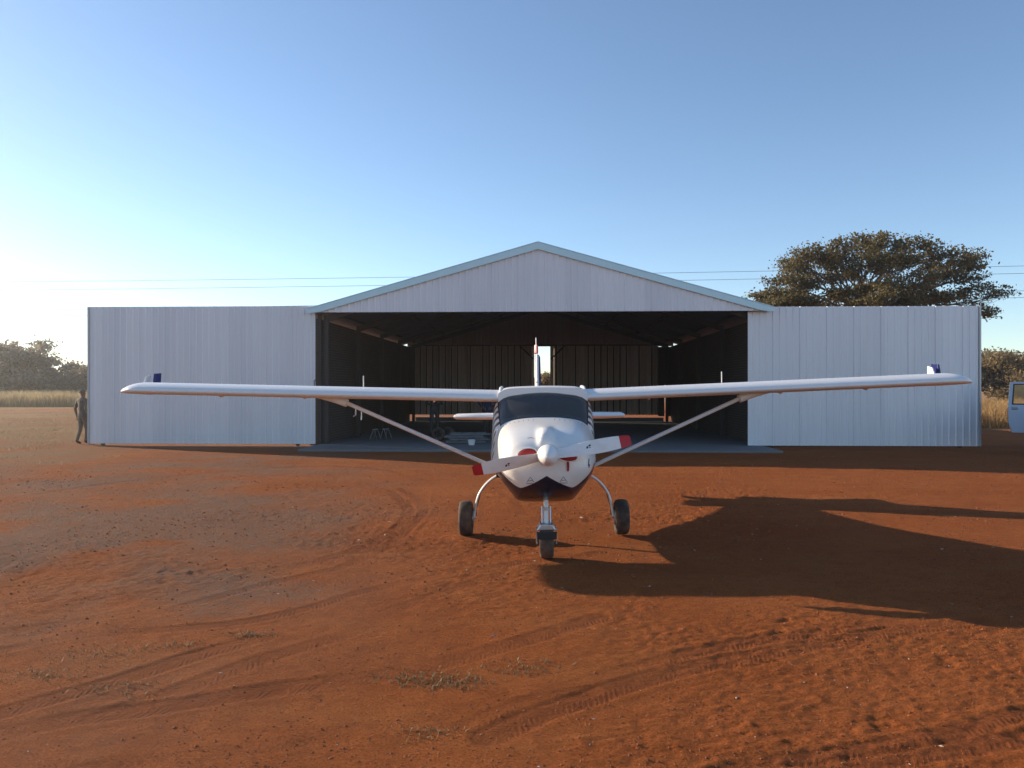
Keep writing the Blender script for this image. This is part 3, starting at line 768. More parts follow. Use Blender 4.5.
# roof: two ribbed slopes, ribs run down the slope
for s in (-1, 1):
    V = []; Fq = []
    y = 0.15; prof = []
    while y < DEPTH + 0.4:
        for dy, h in ((0, 0), (0.075, 0), (0.115, 1), (0.15, 1)): prof.append((y + dy, h * 0.07))
        y += 0.20
    xe = HW + 0.38
    for i, (yy, h) in enumerate(prof):
        V += [(s * xe, yy, top_z(xe) - 0.035 + h), (0, yy, RIDGE - 0.035 + h)]
        if i: Fq.append((2 * i - 2, 2 * i, 2 * i + 1, 2 * i - 1))
    mesh_np('roof', V, np.array(Fq), M['roof'], hangar, smooth=False)
ridge = MB().prism([(-0.25, RIDGE - 0.03), (0, RIDGE + 0.05), (0.25, RIDGE - 0.03), (0, RIDGE + 0.035)], 0.12, DEPTH + 0.4).build('ridge_cap', M['roof'], hangar)

# side walls of brick, a slit under the roof sheets
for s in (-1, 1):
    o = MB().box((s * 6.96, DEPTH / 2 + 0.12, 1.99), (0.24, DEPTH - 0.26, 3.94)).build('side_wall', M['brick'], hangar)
# portal frames, purlins, columns
for yy in (0.32, 4.5, 8.6, 12.7, 16.6):
    mb = MB()
    for s in (-1, 1):
        mb.box((s * 6.58, yy, 2.06), (0.14, 0.12, 4.0))
        mb.bar((s * 6.52, yy, 3.98), (0, yy, RIDGE - 0.22), 0.10, 0.20)
    if yy > 16: mb.bar((-6.5, yy, 4.02), (6.5, yy, 4.02), 0.06, 0.06)
    mb.build('portal_frame', M['steel'], hangar)
mb = MB()
for s in (-1, 1):
    for q in (0.06, 0.28, 0.5, 0.72, 0.94):
        x = s * HW * (1 - q); mb.box((x, DEPTH / 2, top_z(x) - 0.095), (0.05, DEPTH - 0.2, 0.07))
mb.build('purlins', M['steel'], hangar)

def door(x0, x1, y, z0, z1, mat, flip, seed, pitch=0.2, depth=0.034):
    V, Fq = ribbed(x0, x1, z0, z1, pitch, depth, y=y, flip=flip, crest=0.035 if pitch < 0.25 else 0.07, web=0.018 if pitch < 0.25 else 0.055, lap=4 if pitch < 0.25 else 1)
    d = mesh_np('door', V, Fq, mat, hangar, smooth=False)
    mb = MB(); yb = y + 0.035; w = 0.05
    mb.box((x0 + w / 2, yb, (z0 + z1) / 2), (w, w, z1 - z0 - 0.004)); mb.box((x1 - w / 2, yb, (z0 + z1) / 2), (w, w, z1 - z0 - 0.004))
    for q in (0.012, 0.35, 0.68, 0.985): mb.box(((x0 + x1) / 2, yb, z0 + (z1 - z0) * q), (x1 - x0 - 2 * w, w * 0.9, w))
    n = 4
    for i in range(1, n): mb.box((x0 + (x1 - x0) * i / n, yb - flip * 0.004, (z0 + z1) / 2), (w * 0.8, w * 0.8, z1 - z0 - 0.12))
    if pitch > 0.25:  # added dark battens stand in for the shaded grooves of the ribs
        x = x0 + 0.33
        while x < x1 - 0.2:
            mb.box((x, y - 0.135, (z0 + z1) / 2), (0.045, 0.05, z1 - z0 - 0.02)); x += 0.33 * (1 + (int(x * 10) % 3 == 0))
    mb.build('door_frame', M['steel'], d)
    return d
dl = door(-13.98, -6.86, 0.06, 0.075, 4.33, M['sheet'], -1, 1)
dr = door(6.33, 13.14, 0.06, 0.065, 4.25, M['sheet'], -1, 2)
dl['label'] = 'left sliding door of pale ribbed sheet'; dr['label'] = 'right sliding door of pale ribbed sheet'
# end strips, handle bracket, rollers
MB().box((13.165, 0.045, 2.16), (0.05, 0.075, 4.19)).build('edge_strip', M['galv'], dr)
MB().box((-14.0, 0.05, 2.2), (0.045, 0.075, 4.25)).build('edge_strip', M['galv'], dl)
MB().tube([(-6.86, -0.01, 1.78), (-6.86, -0.06, 1.79), (-6.86, -0.06, 2.03), (-6.80, -0.06, 2.06), (-6.70, -0.05, 2.06)], 0.014, 6).build('handle', M['steel'], dl, smooth=True)
for d, x0, x1 in ((dl, -14.0, -7.0), (dr, 6.4, 13.0)):
    for t in (0.06, 0.94): MB().lathe([(-0.02, 0.0), (-0.02, 0.06), (0.02, 0.06), (0.02, 0.0)], 'y', (x0 + (x1 - x0) * t, 0.10, 0.062), 14).build('roller', M['steel'], d)
# inner jamb posts of the opening
for x in (-6.76, 6.76):
    MB().box((x, 0.17, 2.08), (0.10, 0.08, 4.05)).build('jamb_post', M['steel'], hangar)

# back wall: gable sheet, two leaves with a slot between them, a low sill
YB = DEPTH
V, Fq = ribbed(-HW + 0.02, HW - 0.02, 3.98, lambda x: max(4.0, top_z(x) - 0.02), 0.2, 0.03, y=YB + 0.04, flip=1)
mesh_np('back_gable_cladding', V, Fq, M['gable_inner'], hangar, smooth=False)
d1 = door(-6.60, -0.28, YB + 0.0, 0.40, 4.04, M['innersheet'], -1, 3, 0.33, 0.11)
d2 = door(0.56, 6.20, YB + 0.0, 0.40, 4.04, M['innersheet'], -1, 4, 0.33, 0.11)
d1['label'] = 'left dull brown back door'; d2['label'] = 'right dull brown back door'
for (x, s, d) in ((-0.28, -1, d1), (0.56, 1, d2)):
    MB().bar((x + s * 0.03, YB - 0.15, 3.3), (x + s * 0.75, YB - 0.15, 4.0), 0.06, 0.07).build('corner_brace', M['steel'], d)
MB().box((-0.04, YB + 0.05, 0.16), (13.0, 0.14, 0.20)).build('back_sill', M['concrete'], hangar)
MB().box((6.53, YB + 0.02, 2.95), (0.68, 0.06, 2.0)).build('back_jamb', M['steel'], hangar)
MB().box((6.35, YB + 0.02, 1.14), (0.32, 0.06, 1.62)).build('back_jamb', M['steel'], hangar)
MB().box((6.72, YB + 0.02, 1.14), (0.28, 0.06, 1.62)).build('back_jamb', M['steel'], hangar)
MB().box((-6.75, YB + 0.02, 2.2), (0.24, 0.06, 3.6)).build('back_jamb', M['steel'], hangar)

def hpt(x, y, z=0.0):
    c, s = math.cos(HRZ), math.sin(HRZ)
    return (0.79 + c * x - s * y, 23.42 + s * x + c * y, z)

# ------------------------------------------------------------------ things standing in the hangar
FZ = 0.06
def trestle_stack():
    root = empty('trestle_stack', hpt(-2.3, 0.9, FZ), 0.1, 'low stack of grey steel tube frames lying on the hangar floor left of the aircraft', 'trestles')
    for i, (z, dx, a) in enumerate(((0.05, 0, 0.0), (0.13, 0.1, 0.06), (0.21, -0.05, -0.04), (0.29, 0.12, 0.08))):
        mb = MB(); c, s = math.cos(a), math.sin(a)
        def p(x, y): return (dx + c * x - s * y, s * x + c * y, z)
        for y in (-0.35, 0.35): mb.tube([p(-0.62, y), p(0.62, y)], 0.024, 8)
        for x in (-0.6, -0.2, 0.2, 0.6): mb.tube([p(x, -0.35), p(x, 0.35)], 0.018, 8)
        mb.build('tube_frame', M['dullsteel'], root, smooth=True)
trestle_stack()
def tyre_mb(r, w, c=(0, 0, 0)):
    prof = []
    ri = r * 0.52
    for t in np.linspace(0, 2 * math.pi, 22, endpoint=False):
        cx = w / 2 * np.sign(math.cos(t)) * abs(math.cos(t)) ** 0.7
        cy = (r + ri) / 2 + (r - ri) / 2 * np.sign(math.sin(t)) * abs(math.sin(t)) ** 0.75
        prof.append((cx, cy))
    return MB().lathe(prof, 'x', c, 40, closed=True)
def loose_tyre(x, y, rx, z, label):
    o = tyre_mb(0.24, 0.15).build('loose_tyre', M['rubber'], None, smooth=True)
    o.location = hpt(x, y, FZ + z); o.rotation_euler = (0, 0, rx); tag(o, label, 'tyre', 'old tyres on the hangar floor')
loose_tyre(-3.25, 1.6, 1.25, 0.24, 'old dark tyre standing left of the tube frames')
loose_tyre(-2.95, 1.75, 1.0, 0.24, 'old dark tyre leaning next to the tube frames')
# white bucket with a stick
bk = empty('bucket', hpt(-2.03, 0.05, FZ), 0, 'small white bucket in front of the tube frames', 'bucket')
MB().lathe([(0, 0.0), (0, 0.09), (0.15, 0.115), (0.155, 0.122), (0.16, 0.115), (0.15, 0.105), (0.02, 0.08), (0.02, 0.0)], 'z', seg=24).build('pail', M['bucket'], bk, smooth=True)
MB().tube([(-0.115, 0, 0.14), (-0.08, -0.02, 0.24), (0, -0.03, 0.28), (0.08, -0.02, 0.24), (0.115, 0, 0.14)], 0.005, 6).build('handle', M['steel'], bk, smooth=True)
def sawhorse(x, y, rz, label):
    root = empty('sawhorse', hpt(x, y, FZ), rz, label, 'sawhorse', 'small trestles by the left hangar wall')
    MB().box((0, 0, 0.33), (0.36, 0.05, 0.04)).build('top_beam', M['galv'], root, bevel=0.006)
    for sx in (-1, 1):
        for sy in (-1, 1): MB().bar((sx * 0.14, sy * 0.02, 0.32), (sx * 0.17, sy * 0.13, 0.0), 0.02).build('leg', M['dullsteel'], root)
sawhorse(-5.55, 2.6, 1.35, 'small pale trestle by the left hangar wall, nearer the door')
sawhorse(-5.25, 2.9, 1.2, 'small pale trestle by the left hangar wall, farther from the door')

# ------------------------------------------------------------------ people
def skin_mesh(pts, edges, levels=2):
    """continuous surface grown round a joint skeleton; pts: list of (xyz, radius)"""
    me = bpy.data.meshes.new('tmp'); me.from_pydata([p for p, _ in pts], edges, []); me.update()
    o = bpy.data.objects.new('tmp', me); COL.objects.link(o)
    mod = o.modifiers.new('skin', 'SKIN'); mod.use_smooth_shade = True
    nb = {i: set() for i in range(len(pts))}
    for a, b in edges: nb[a].add(b); nb[b].add(a)
    seen = set()
    for i, (p, rad) in enumerate(pts):
        sv = me.skin_vertices[0].data[i]; rr_ = rad if hasattr(rad, '__len__') else (rad, rad); sv.radius = rr_; sv.use_root = False
    for i in range(len(pts)):
        if i in seen: continue
        me.skin_vertices[0].data[i].use_root = True
        st = [i]
        while st:
            k = st.pop()
            if k in seen: continue
            seen.add(k); st += list(nb[k])
    sb = o.modifiers.new('sub', 'SUBSURF'); sb.levels = levels; sb.render_levels = levels
    dg = bpy.context.evaluated_depsgraph_get(); dg.update()
    ev = o.evaluated_get(dg); m2 = bpy.data.meshes.new_from_object(ev)
    bpy.data.objects.remove(o); bpy.data.meshes.remove(me)
    return m2

def person(loc, rz, pose, label, group, top, legs, hat=False, hair=True):
    """pose: dict of joints in the figure's own frame, facing -y, feet at z = 0"""
    P = dict(pelvis=(0, 0, 0.94), waist=(0, 0, 1.06), chest=(0, 0.0, 1.28), collar=(0, 0.01, 1.43), neck=(0, 0.0, 1.50), chin=(0, -0.02, 1.555), head=(0, -0.015, 1.64), crown=(0, 0.0, 1.70),
             shl=(-0.19, 0.01, 1.41), shr=(0.19, 0.01, 1.41), ell=(-0.25, 0.03, 1.12), elr=(0.25, 0.03, 1.12), wrl=(-0.27, -0.04, 0.88), wrr=(0.27, -0.04, 0.88),
             hpl=(-0.095, 0, 0.90), hpr=(0.095, 0, 0.90), knl=(-0.11, -0.02, 0.49), knr=(0.11, -0.02, 0.49), anl=(-0.12, 0.03, 0.09), anr=(0.12, 0.03, 0.09),
             tol=(-0.14, -0.14, 0.035), tor=(0.14, -0.14, 0.035))
    P.update(pose)
    rad = dict(pelvis=(0.155, 0.12), waist=(0.145, 0.11), chest=(0.165, 0.115), collar=(0.12, 0.09), neck=0.056, chin=0.07, head=(0.078, 0.092), crown=0.066, shl=0.072, shr=0.072, ell=0.047, elr=0.047,
               wrl=0.032, wrr=0.032, hpl=0.098, hpr=0.098, knl=0.066, knr=0.066, anl=0.05, anr=0.05, tol=0.04, tor=0.04)
    names = list(P); ix = {k: i for i, k in enumerate(names)}
    pts = [(P[k], rad[k]) for k in names]
    E = [(ix[a], ix[b]) for a, b in (('pelvis', 'waist'), ('waist', 'chest'), ('chest', 'collar'), ('collar', 'neck'), ('neck', 'chin'), ('chin', 'head'), ('head', 'crown'),
         ('collar', 'shl'), ('collar', 'shr'), ('shl', 'ell'), ('shr', 'elr'), ('ell', 'wrl'), ('elr', 'wrr'), ('pelvis', 'hpl'), ('pelvis', 'hpr'),
         ('hpl', 'knl'), ('hpr', 'knr'), ('knl', 'anl'), ('knr', 'anr'), ('anl', 'tol'), ('anr', 'tor'))]
    hands = []
    for s, e, w in ((-1, 'ell', 'wrl'), (1, 'elr', 'wrr')):
        W_, E_ = Vector(P[w]), Vector(P[e]); d = (W_ - E_).normalized()
        side = d.cross(Vector((1, 0, 0)))
        side = side.normalized() if side.length > 0.1 else Vector((0, 1, 0))
        pal = W_ + d * 0.075; k0 = len(pts); pts.append((tuple(pal), (0.022, 0.038))); E.append((ix[w], k0)); hands.append((W_, pal))
        curl = d.cross(side).normalized() * -s
        for fi, (off, ln) in enumerate(((-0.028, 0.062), (-0.010, 0.074), (0.010, 0.070), (0.027, 0.055))):
            b = W_ + d * 0.085 + side * off; k = len(pts)
            pts += [(tuple(b), 0.0095), (tuple(b + d * ln * 0.6), 0.009), (tuple(b + d * ln * 0.95 + curl * ln * 0.45), 0.0075)]
            E += [(k, k + 1), (k + 1, k + 2)]
        b = W_ + d * 0.04 + side * -0.02; k = len(pts)
        pts += [(tuple(b), 0.011), (tuple(b + d * 0.03 - side * 0.035), 0.010), (tuple(b + d * 0.065 - side * 0.04), 0.008)]
        E += [(k, k + 1), (k + 1, k + 2)]
    H = Vector(P['head']); C = Vector(P['chin'])
    k = len(pts); pts += [(tuple(H + Vector((0, -0.05, -0.015))), 0.022), (tuple(H + Vector((0, -0.102, -0.03))), 0.012)]; E.append((k, k + 1))
    for s in (-1, 1):
        k = len(pts); pts += [(tuple(H + Vector((s * 0.06, 0.01, -0.01))), 0.022), (tuple(H + Vector((s * 0.084, 0.018, -0.005))), 0.017)]; E.append((k, k + 1))
    me = skin_mesh(pts, E, 2)
    # clothing regions by height along the body
    for mm in (M['skin'], top, legs, M['boot'], M['hair']): me.materials.append(mm)
    wl_, wr_ = Vector(P['wrl']), Vector(P['wrr']); collar = P['neck'][2] - 0.03
    for p in me.polygons:
        c = p.center; m_ = 1
        if c.z < 0.13: m_ = 3
        elif c.z < 0.93 and min((c - h[1]).length for h in hands) > 0.17: m_ = 2
        if min((c - h[1]).length for h in hands) < 0.085 or min(min((c - (h[1] + (h[1] - h[0]) * 0.9)).length for h in hands), 1) < 0.08: m_ = 0
        if (c - H).length < 0.17 and c.z > collar: m_ = 0
        p.material_index = m_
    root = empty('person', loc, rz, label, 'person', group)
    o = bpy.data.objects.new('body', me); link(o, root); me.name = 'body'
    if hair:
        mb = MB(); n = 10; v = []; f = []
        for i in range(n + 1):
            t = i / n * 1.75
            for k in range(20):
                a = 2 * math.pi * k / 20
                rr_ = 0.096 if hat else 0.094
                yb = 0.018 + (0.012 if math.sin(a) > 0 else -0.004)
                z = math.cos(t) * 0.095
                if math.sin(a) < -0.2: z = max(z, 0.045)
                v.append((math.cos(a) * math.sin(min(t, 1.57)) * rr_ * 0.93, yb + math.sin(a) * math.sin(min(t, 1.57)) * rr_ * 1.06, z))
        for i in range(n):
            for k in range(20): f.append((i * 20 + k, i * 20 + (k + 1) % 20, (i + 1) * 20 + (k + 1) % 20, (i + 1) * 20 + k))
        mb.add([Vector(q) + H + Vector((0, -0.01, 0.015)) for q in v], f)
        mb.build('cap' if hat else 'hair', M['overall'] if hat else M['hair'], root, smooth=True)
        if hat: MB().prism([(-0.075, -0.085), (-0.055, -0.16), (0, -0.185), (0.055, -0.16), (0.075, -0.085)], H.z + 0.045, H.z + 0.056, plane='xy').build('cap_peak', M['overall'], root)
    return root
# man at the outer edge of the left door, seen walking in behind it
px_, D_ = 82.5, 24.6
person(((px_ - 512) / F * D_, D_, 0), R(150),
       dict(knl=(-0.09, -0.10, 0.49), anl=(-0.09, -0.04, 0.085), tol=(-0.11, -0.21, 0.035), knr=(0.09, 0.01, 0.49), anr=(0.09, 0.14, 0.10), tor=(0.11, -0.02, 0.035),
            ell=(-0.27, 0.06, 1.14), wrl=(-0.28, -0.02, 0.90), elr=(0.29, 0.07, 1.14), wrr=(0.30, 0.0, 0.90)),
       'person in a khaki overall and cap half hidden behind the left hangar door edge', None, M['overall'], M['overall'], hat=True)
# two people in the dark of the hangar
person(hpt(-3.75, 4.2, FZ), R(20), dict(ell=(-0.30, 0.06, 1.18), wrl=(-0.12, -0.20, 1.16), elr=(0.30, 0.0, 1.16), wrr=(0.10, -0.22, 1.22)),
       'person in dark clothes standing in the shade of the hangar below the left wing', 'people inside the hangar', M['darkcloth'], M['trouser'])
person(hpt(-1.95, 6.0, FZ), R(-15), dict(ell=(-0.42, 0.08, 1.20), wrl=(-0.20, -0.08, 1.02), elr=(0.42, 0.08, 1.20), wrr=(0.20, -0.08, 1.02)),
       'person in a dark blue jacket with hands on hips behind the left tailplane', 'people inside the hangar', M['bluecloth'], M['trouser'])

# ------------------------------------------------------------------ aircraft
AX, AY = 0.385, 9.15
plane = empty('light_aircraft', (AX, AY, 0), R(-1.0), 'white high-wing light aircraft with navy belly and red-tipped propeller parked on red soil', 'aircraft')
plane.rotation_euler = (0, R(-0.65), R(-1.0))
ST = [  # y, half width, z top, z bottom, z of greatest width, belly half width
    (-1.36, 0.13, 1.16, 0.93, 1.05, 0.09), (-1.33, 0.27, 1.215, 0.84, 1.05, 0.16), (-1.25, 0.385, 1.275, 0.75, 1.06, 0.22), (-1.10, 0.46, 1.335, 0.66, 1.07, 0.26), (-0.85, 0.51, 1.39, 0.585, 1.08, 0.28),
    (-0.60, 0.54, 1.43, 0.54, 1.10, 0.29), (-0.40, 0.56, 1.46, 0.515, 1.12, 0.30), (-0.18, 0.59, 1.62, 0.50, 1.13, 0.30), (0.02, 0.61, 1.755, 0.49, 1.14, 0.30), (0.15, 0.62, 1.80, 0.49, 1.15, 0.30),
    (0.6, 0.62, 1.805, 0.49, 1.16, 0.30), (1.1, 0.60, 1.79, 0.51, 1.17, 0.28), (1.6, 0.52, 1.72, 0.57, 1.18, 0.24), (2.2, 0.39, 1.58, 0.68, 1.17, 0.18), (3.0, 0.26, 1.45, 0.82, 1.16, 0.12), (4.0, 0.16, 1.37, 0.96, 1.17, 0.07), (5.0, 0.085, 1.32, 1.08, 1.20, 0.03), (5.3, 0.03, 1.28, 1.14, 1.21, 0.01)]
SEG = 8
def ring(hw, zt, zb, zm, bw, y):
    up, dn = zt - zm, zm - zb
    k = np.clip((y + 0.4) / 0.5, 0, 1)       # cabin is boxier than the cowling
    ctl = [(-0.42 * hw, zt - 0.03 * up), (0, zt), (0.42 * hw, zt - 0.03 * up), (0.77 * hw, zt - (0.16 - 0.06 * k) * up), (0.945 * hw, zt - (0.46 - 0.08 * k) * up), (hw, zm), (0.99 * hw, zm - 0.40 * dn),
           (bw + 0.28 * (hw - bw), zb + 0.15 * dn), (bw * 0.92, zb + 0.01), (0, zb), (-bw * 0.92, zb + 0.01)]
    P = np.array(ctl); out = []
    for i in range(1, 9):
        p0, p1, p2, p3 = P[i - 1], P[i], P[i + 1], P[i + 2]
        for q in range(SEG):
            t = q / SEG
            out.append(0.5 * (2 * p1 + (p2 - p0) * t + (2 * p0 - 5 * p1 + 4 * p2 - p3) * t * t + (3 * p1 - p0 - 3 * p2 + p3) * t ** 3))
    out.append(P[9])
    return np.array(out)          # 65 points, top centre to bottom centre, right half
ys_f = np.concatenate([np.linspace(-1.36, -1.2, 14)[:-1], np.linspace(-1.2, -0.4, 33)[:-1], np.linspace(-0.4, 0.15, 23)[:-1], np.linspace(0.15, 1.15, 33)[:-1], np.linspace(1.15, 5.3, 60)])
SA = np.array(ST)
def interp_st(y):
    i = int(np.clip(np.searchsorted(SA[:, 0], y) - 1, 0, len(SA) - 2))
    h = SA[i + 1, 0] - SA[i, 0]; t = (y - SA[i, 0]) / h
    def sl(j):
        if j == 0: return (SA[1] - SA[0]) / (SA[1, 0] - SA[0, 0])
        if j == len(SA) - 1: return (SA[-1] - SA[-2]) / (SA[-1, 0] - SA[-2, 0])
        a = (SA[j] - SA[j - 1]) / (SA[j, 0] - SA[j - 1, 0]); b = (SA[j + 1] - SA[j]) / (SA[j + 1, 0] - SA[j, 0])
        return np.where(a * b > 0, 2 * a * b / (a + b + 1e-12), 0)
    m0, m1 = sl(i) * h, sl(i + 1) * h
    return (2 * t**3 - 3 * t**2 + 1) * SA[i] + (t**3 - 2 * t**2 + t) * m0 + (-2 * t**3 + 3 * t**2) * SA[i + 1] + (t**3 - t**2) * m1
rings = []
for y in ys_f:
    _, hw, zt, zb, zm, bw = interp_st(y)
    Rg = ring(hw, zt, zb, zm, bw, y)
    if y < -0.3:      # ridge in the cowling behind the spinner
        g = 0.085 * math.exp(-((y + 1.27) / 0.26) ** 2)
        up = np.clip((Rg[:, 1] - 1.05) / 0.2, 0, 1)
        Rg[:, 1] += g * np.exp(-(Rg[:, 0] / 0.075) ** 4) * up
    full = np.vstack([Rg, np.stack([-Rg[-2:0:-1, 0], Rg[-2:0:-1, 1]], 1)])
    rings.append(np.stack([full[:, 0], np.full(len(full), y), full[:, 1]], 1))
rings = np.array(rings); NS, NR = rings.shape[:2]
ref_y = lambda y: int(np.argmin(abs(ys_f - y)))
WS0, WS1, WSR = ref_y(-0.385), ref_y(0.03), 20
SW0, SW1, SR0, SR1 = ref_y(0.14), ref_y(1.05), 18, 30
def panel_kind(i, k):
    kk = k if k < 64 else 127 - k          # mirror index of the quad (k, k+1)
    if WS0 <= i < WS1 and kk < WSR: return 'windscreen'
    if SW0 <= i < SW1 and SR0 <= kk < SR1: return 'side'
    return 'hull'
Fh, Fw, Fs = [], [], {1: [], -1: []}
I = np.arange(NS * NR).reshape(NS, NR)
for i in range(NS - 1):
    for k in range(NR):
        q = (I[i, k], I[i, (k + 1) % NR], I[i + 1, (k + 1) % NR], I[i + 1, k])
        kd = panel_kind(i, k)
        if kd == 'hull': Fh.append(q)
        elif kd == 'windscreen': Fw.append(q)
        else: Fs[1 if k < 64 else -1].append(q)
VF = rings.reshape(-1, 3)
hull_faces = [tuple(q) for q in Fh] + [tuple(I[0, ::-1]), tuple(I[-1])]
def compact(V, Fc):
    u, inv = np.unique(np.array(Fc).ravel(), return_inverse=True)
    return np.asarray(V)[u], inv.reshape(-1, 4)
def livery(V):
    x, y, z = V[:, 0], V[:, 1], V[:, 2]; ax = np.abs(x)
    f = np.where(ax < 0.27, 0.775 + 0.135 * (1 - ax / 0.27) ** 1.25, 0.775 + 0.15 * np.clip((ax - 0.27) / 0.2, 0, 3) ** 1.4)
    aft = np.clip((y + 0.9) / 0.7, 0, 1)
    f = f * (1 - aft) + (0.93 + 0.05 * y) * aft
    sd = z - f
    # slanting dark bars along the cabin side
    side = (ax > 0.80 * 0.6) & (y > -0.33) & (y < 2.6) & (z < 1.66)
    bars = np.sin((z * 1.0 + y * 0.55) * 2 * np.pi / 0.115)
    sd = np.where(side, np.minimum(sd, 0.02 * (bars + 0.1)), sd)
    return sd
hull = mesh_np('fuselage', VF, hull_faces, M['livery'], plane, smooth=True)
a = hull.data.attributes.new('livery', 'FLOAT', 'POINT'); a.data.foreach_set('value', livery(VF).astype(np.float32))
bm_ = bmesh.new(); bm_.from_mesh(hull.data); bmesh.ops.recalc_face_normals(bm_, faces=bm_.faces)
HULL_BVH = BVHTree.FromBMesh(bm_); bm_.to_mesh(hull.data); bm_.free()
V, Fq = compact(VF, Fw); ws = mesh_np('windscreen', V, Fq, M['glass_dark'], plane, smooth=True)
for s in (1, -1):
    V, Fq = compact(VF, Fs[s]); mesh_np('side_window', V, Fq, M['glass_dark'], plane, smooth=True)
# rubber seal round the windscreen
edge = [VF[I[WS0, k % NR]] for k in range(-WSR, WSR + 1)] + [VF[I[i, WSR]] for i in range(WS0 + 1, WS1 + 1)] + [VF[I[WS1, k % NR]] for k in range(WSR - 1, -WSR - 1, -1)] + [VF[I[i, -WSR % NR]] for i in range(WS1 - 1, WS0 - 1, -1)]
MB().tube(edge, 0.007, 6, cap=False).build('windscreen_seal', M['black'], ws, smooth=True)
# dark lining inside the cabin, panel, seats
cen = np.array([0, 0, 1.12]); i0, i1 = ref_y(-0.40), ref_y(1.6)
LV = []; 
for i in range(i0, i1 + 1):
    q = rings[i].copy(); q[:, 0] *= 0.955; q[:, 2] = 1.12 + (q[:, 2] - 1.12) * 0.955; LV.append(q)
LV = np.array(LV); IL = np.arange(LV.shape[0] * NR).reshape(-1, NR); FL = []
for i in range(LV.shape[0] - 1):
    for k in range(NR):
        if panel_kind(i + i0, k) == 'hull': FL.append((IL[i, k], IL[i, (k + 1) % NR], IL[i + 1, (k + 1) % NR], IL[i + 1, k]))
FL = [tuple(q) for q in FL] + [tuple(IL[0]), tuple(IL[-1])]
mesh_np('cabin_lining', LV.reshape(-1, 3), FL, M['lining'], plane)
MB().prism([(-0.5, 0.9), (-0.5, 1.30), (-0.30, 1.40), (0.30, 1.40), (0.5, 1.30), (0.5, 0.9)], -0.16, -0.10).build('instrument_panel', M['plastic'], plane, bevel=0.01)
for sx in (-0.27, 0.27):
    st_ = MB().box((sx, 0.55, 0.86), (0.44, 0.46, 0.12)).build('seat', M['seat'], plane, bevel=0.04)
    MB().box((sx, 0.82, 1.14), (0.42, 0.10, 0.58), Matrix.Rotation(R(-12), 3, 'X')).build('backrest', M['seat'], st_, bevel=0.04)

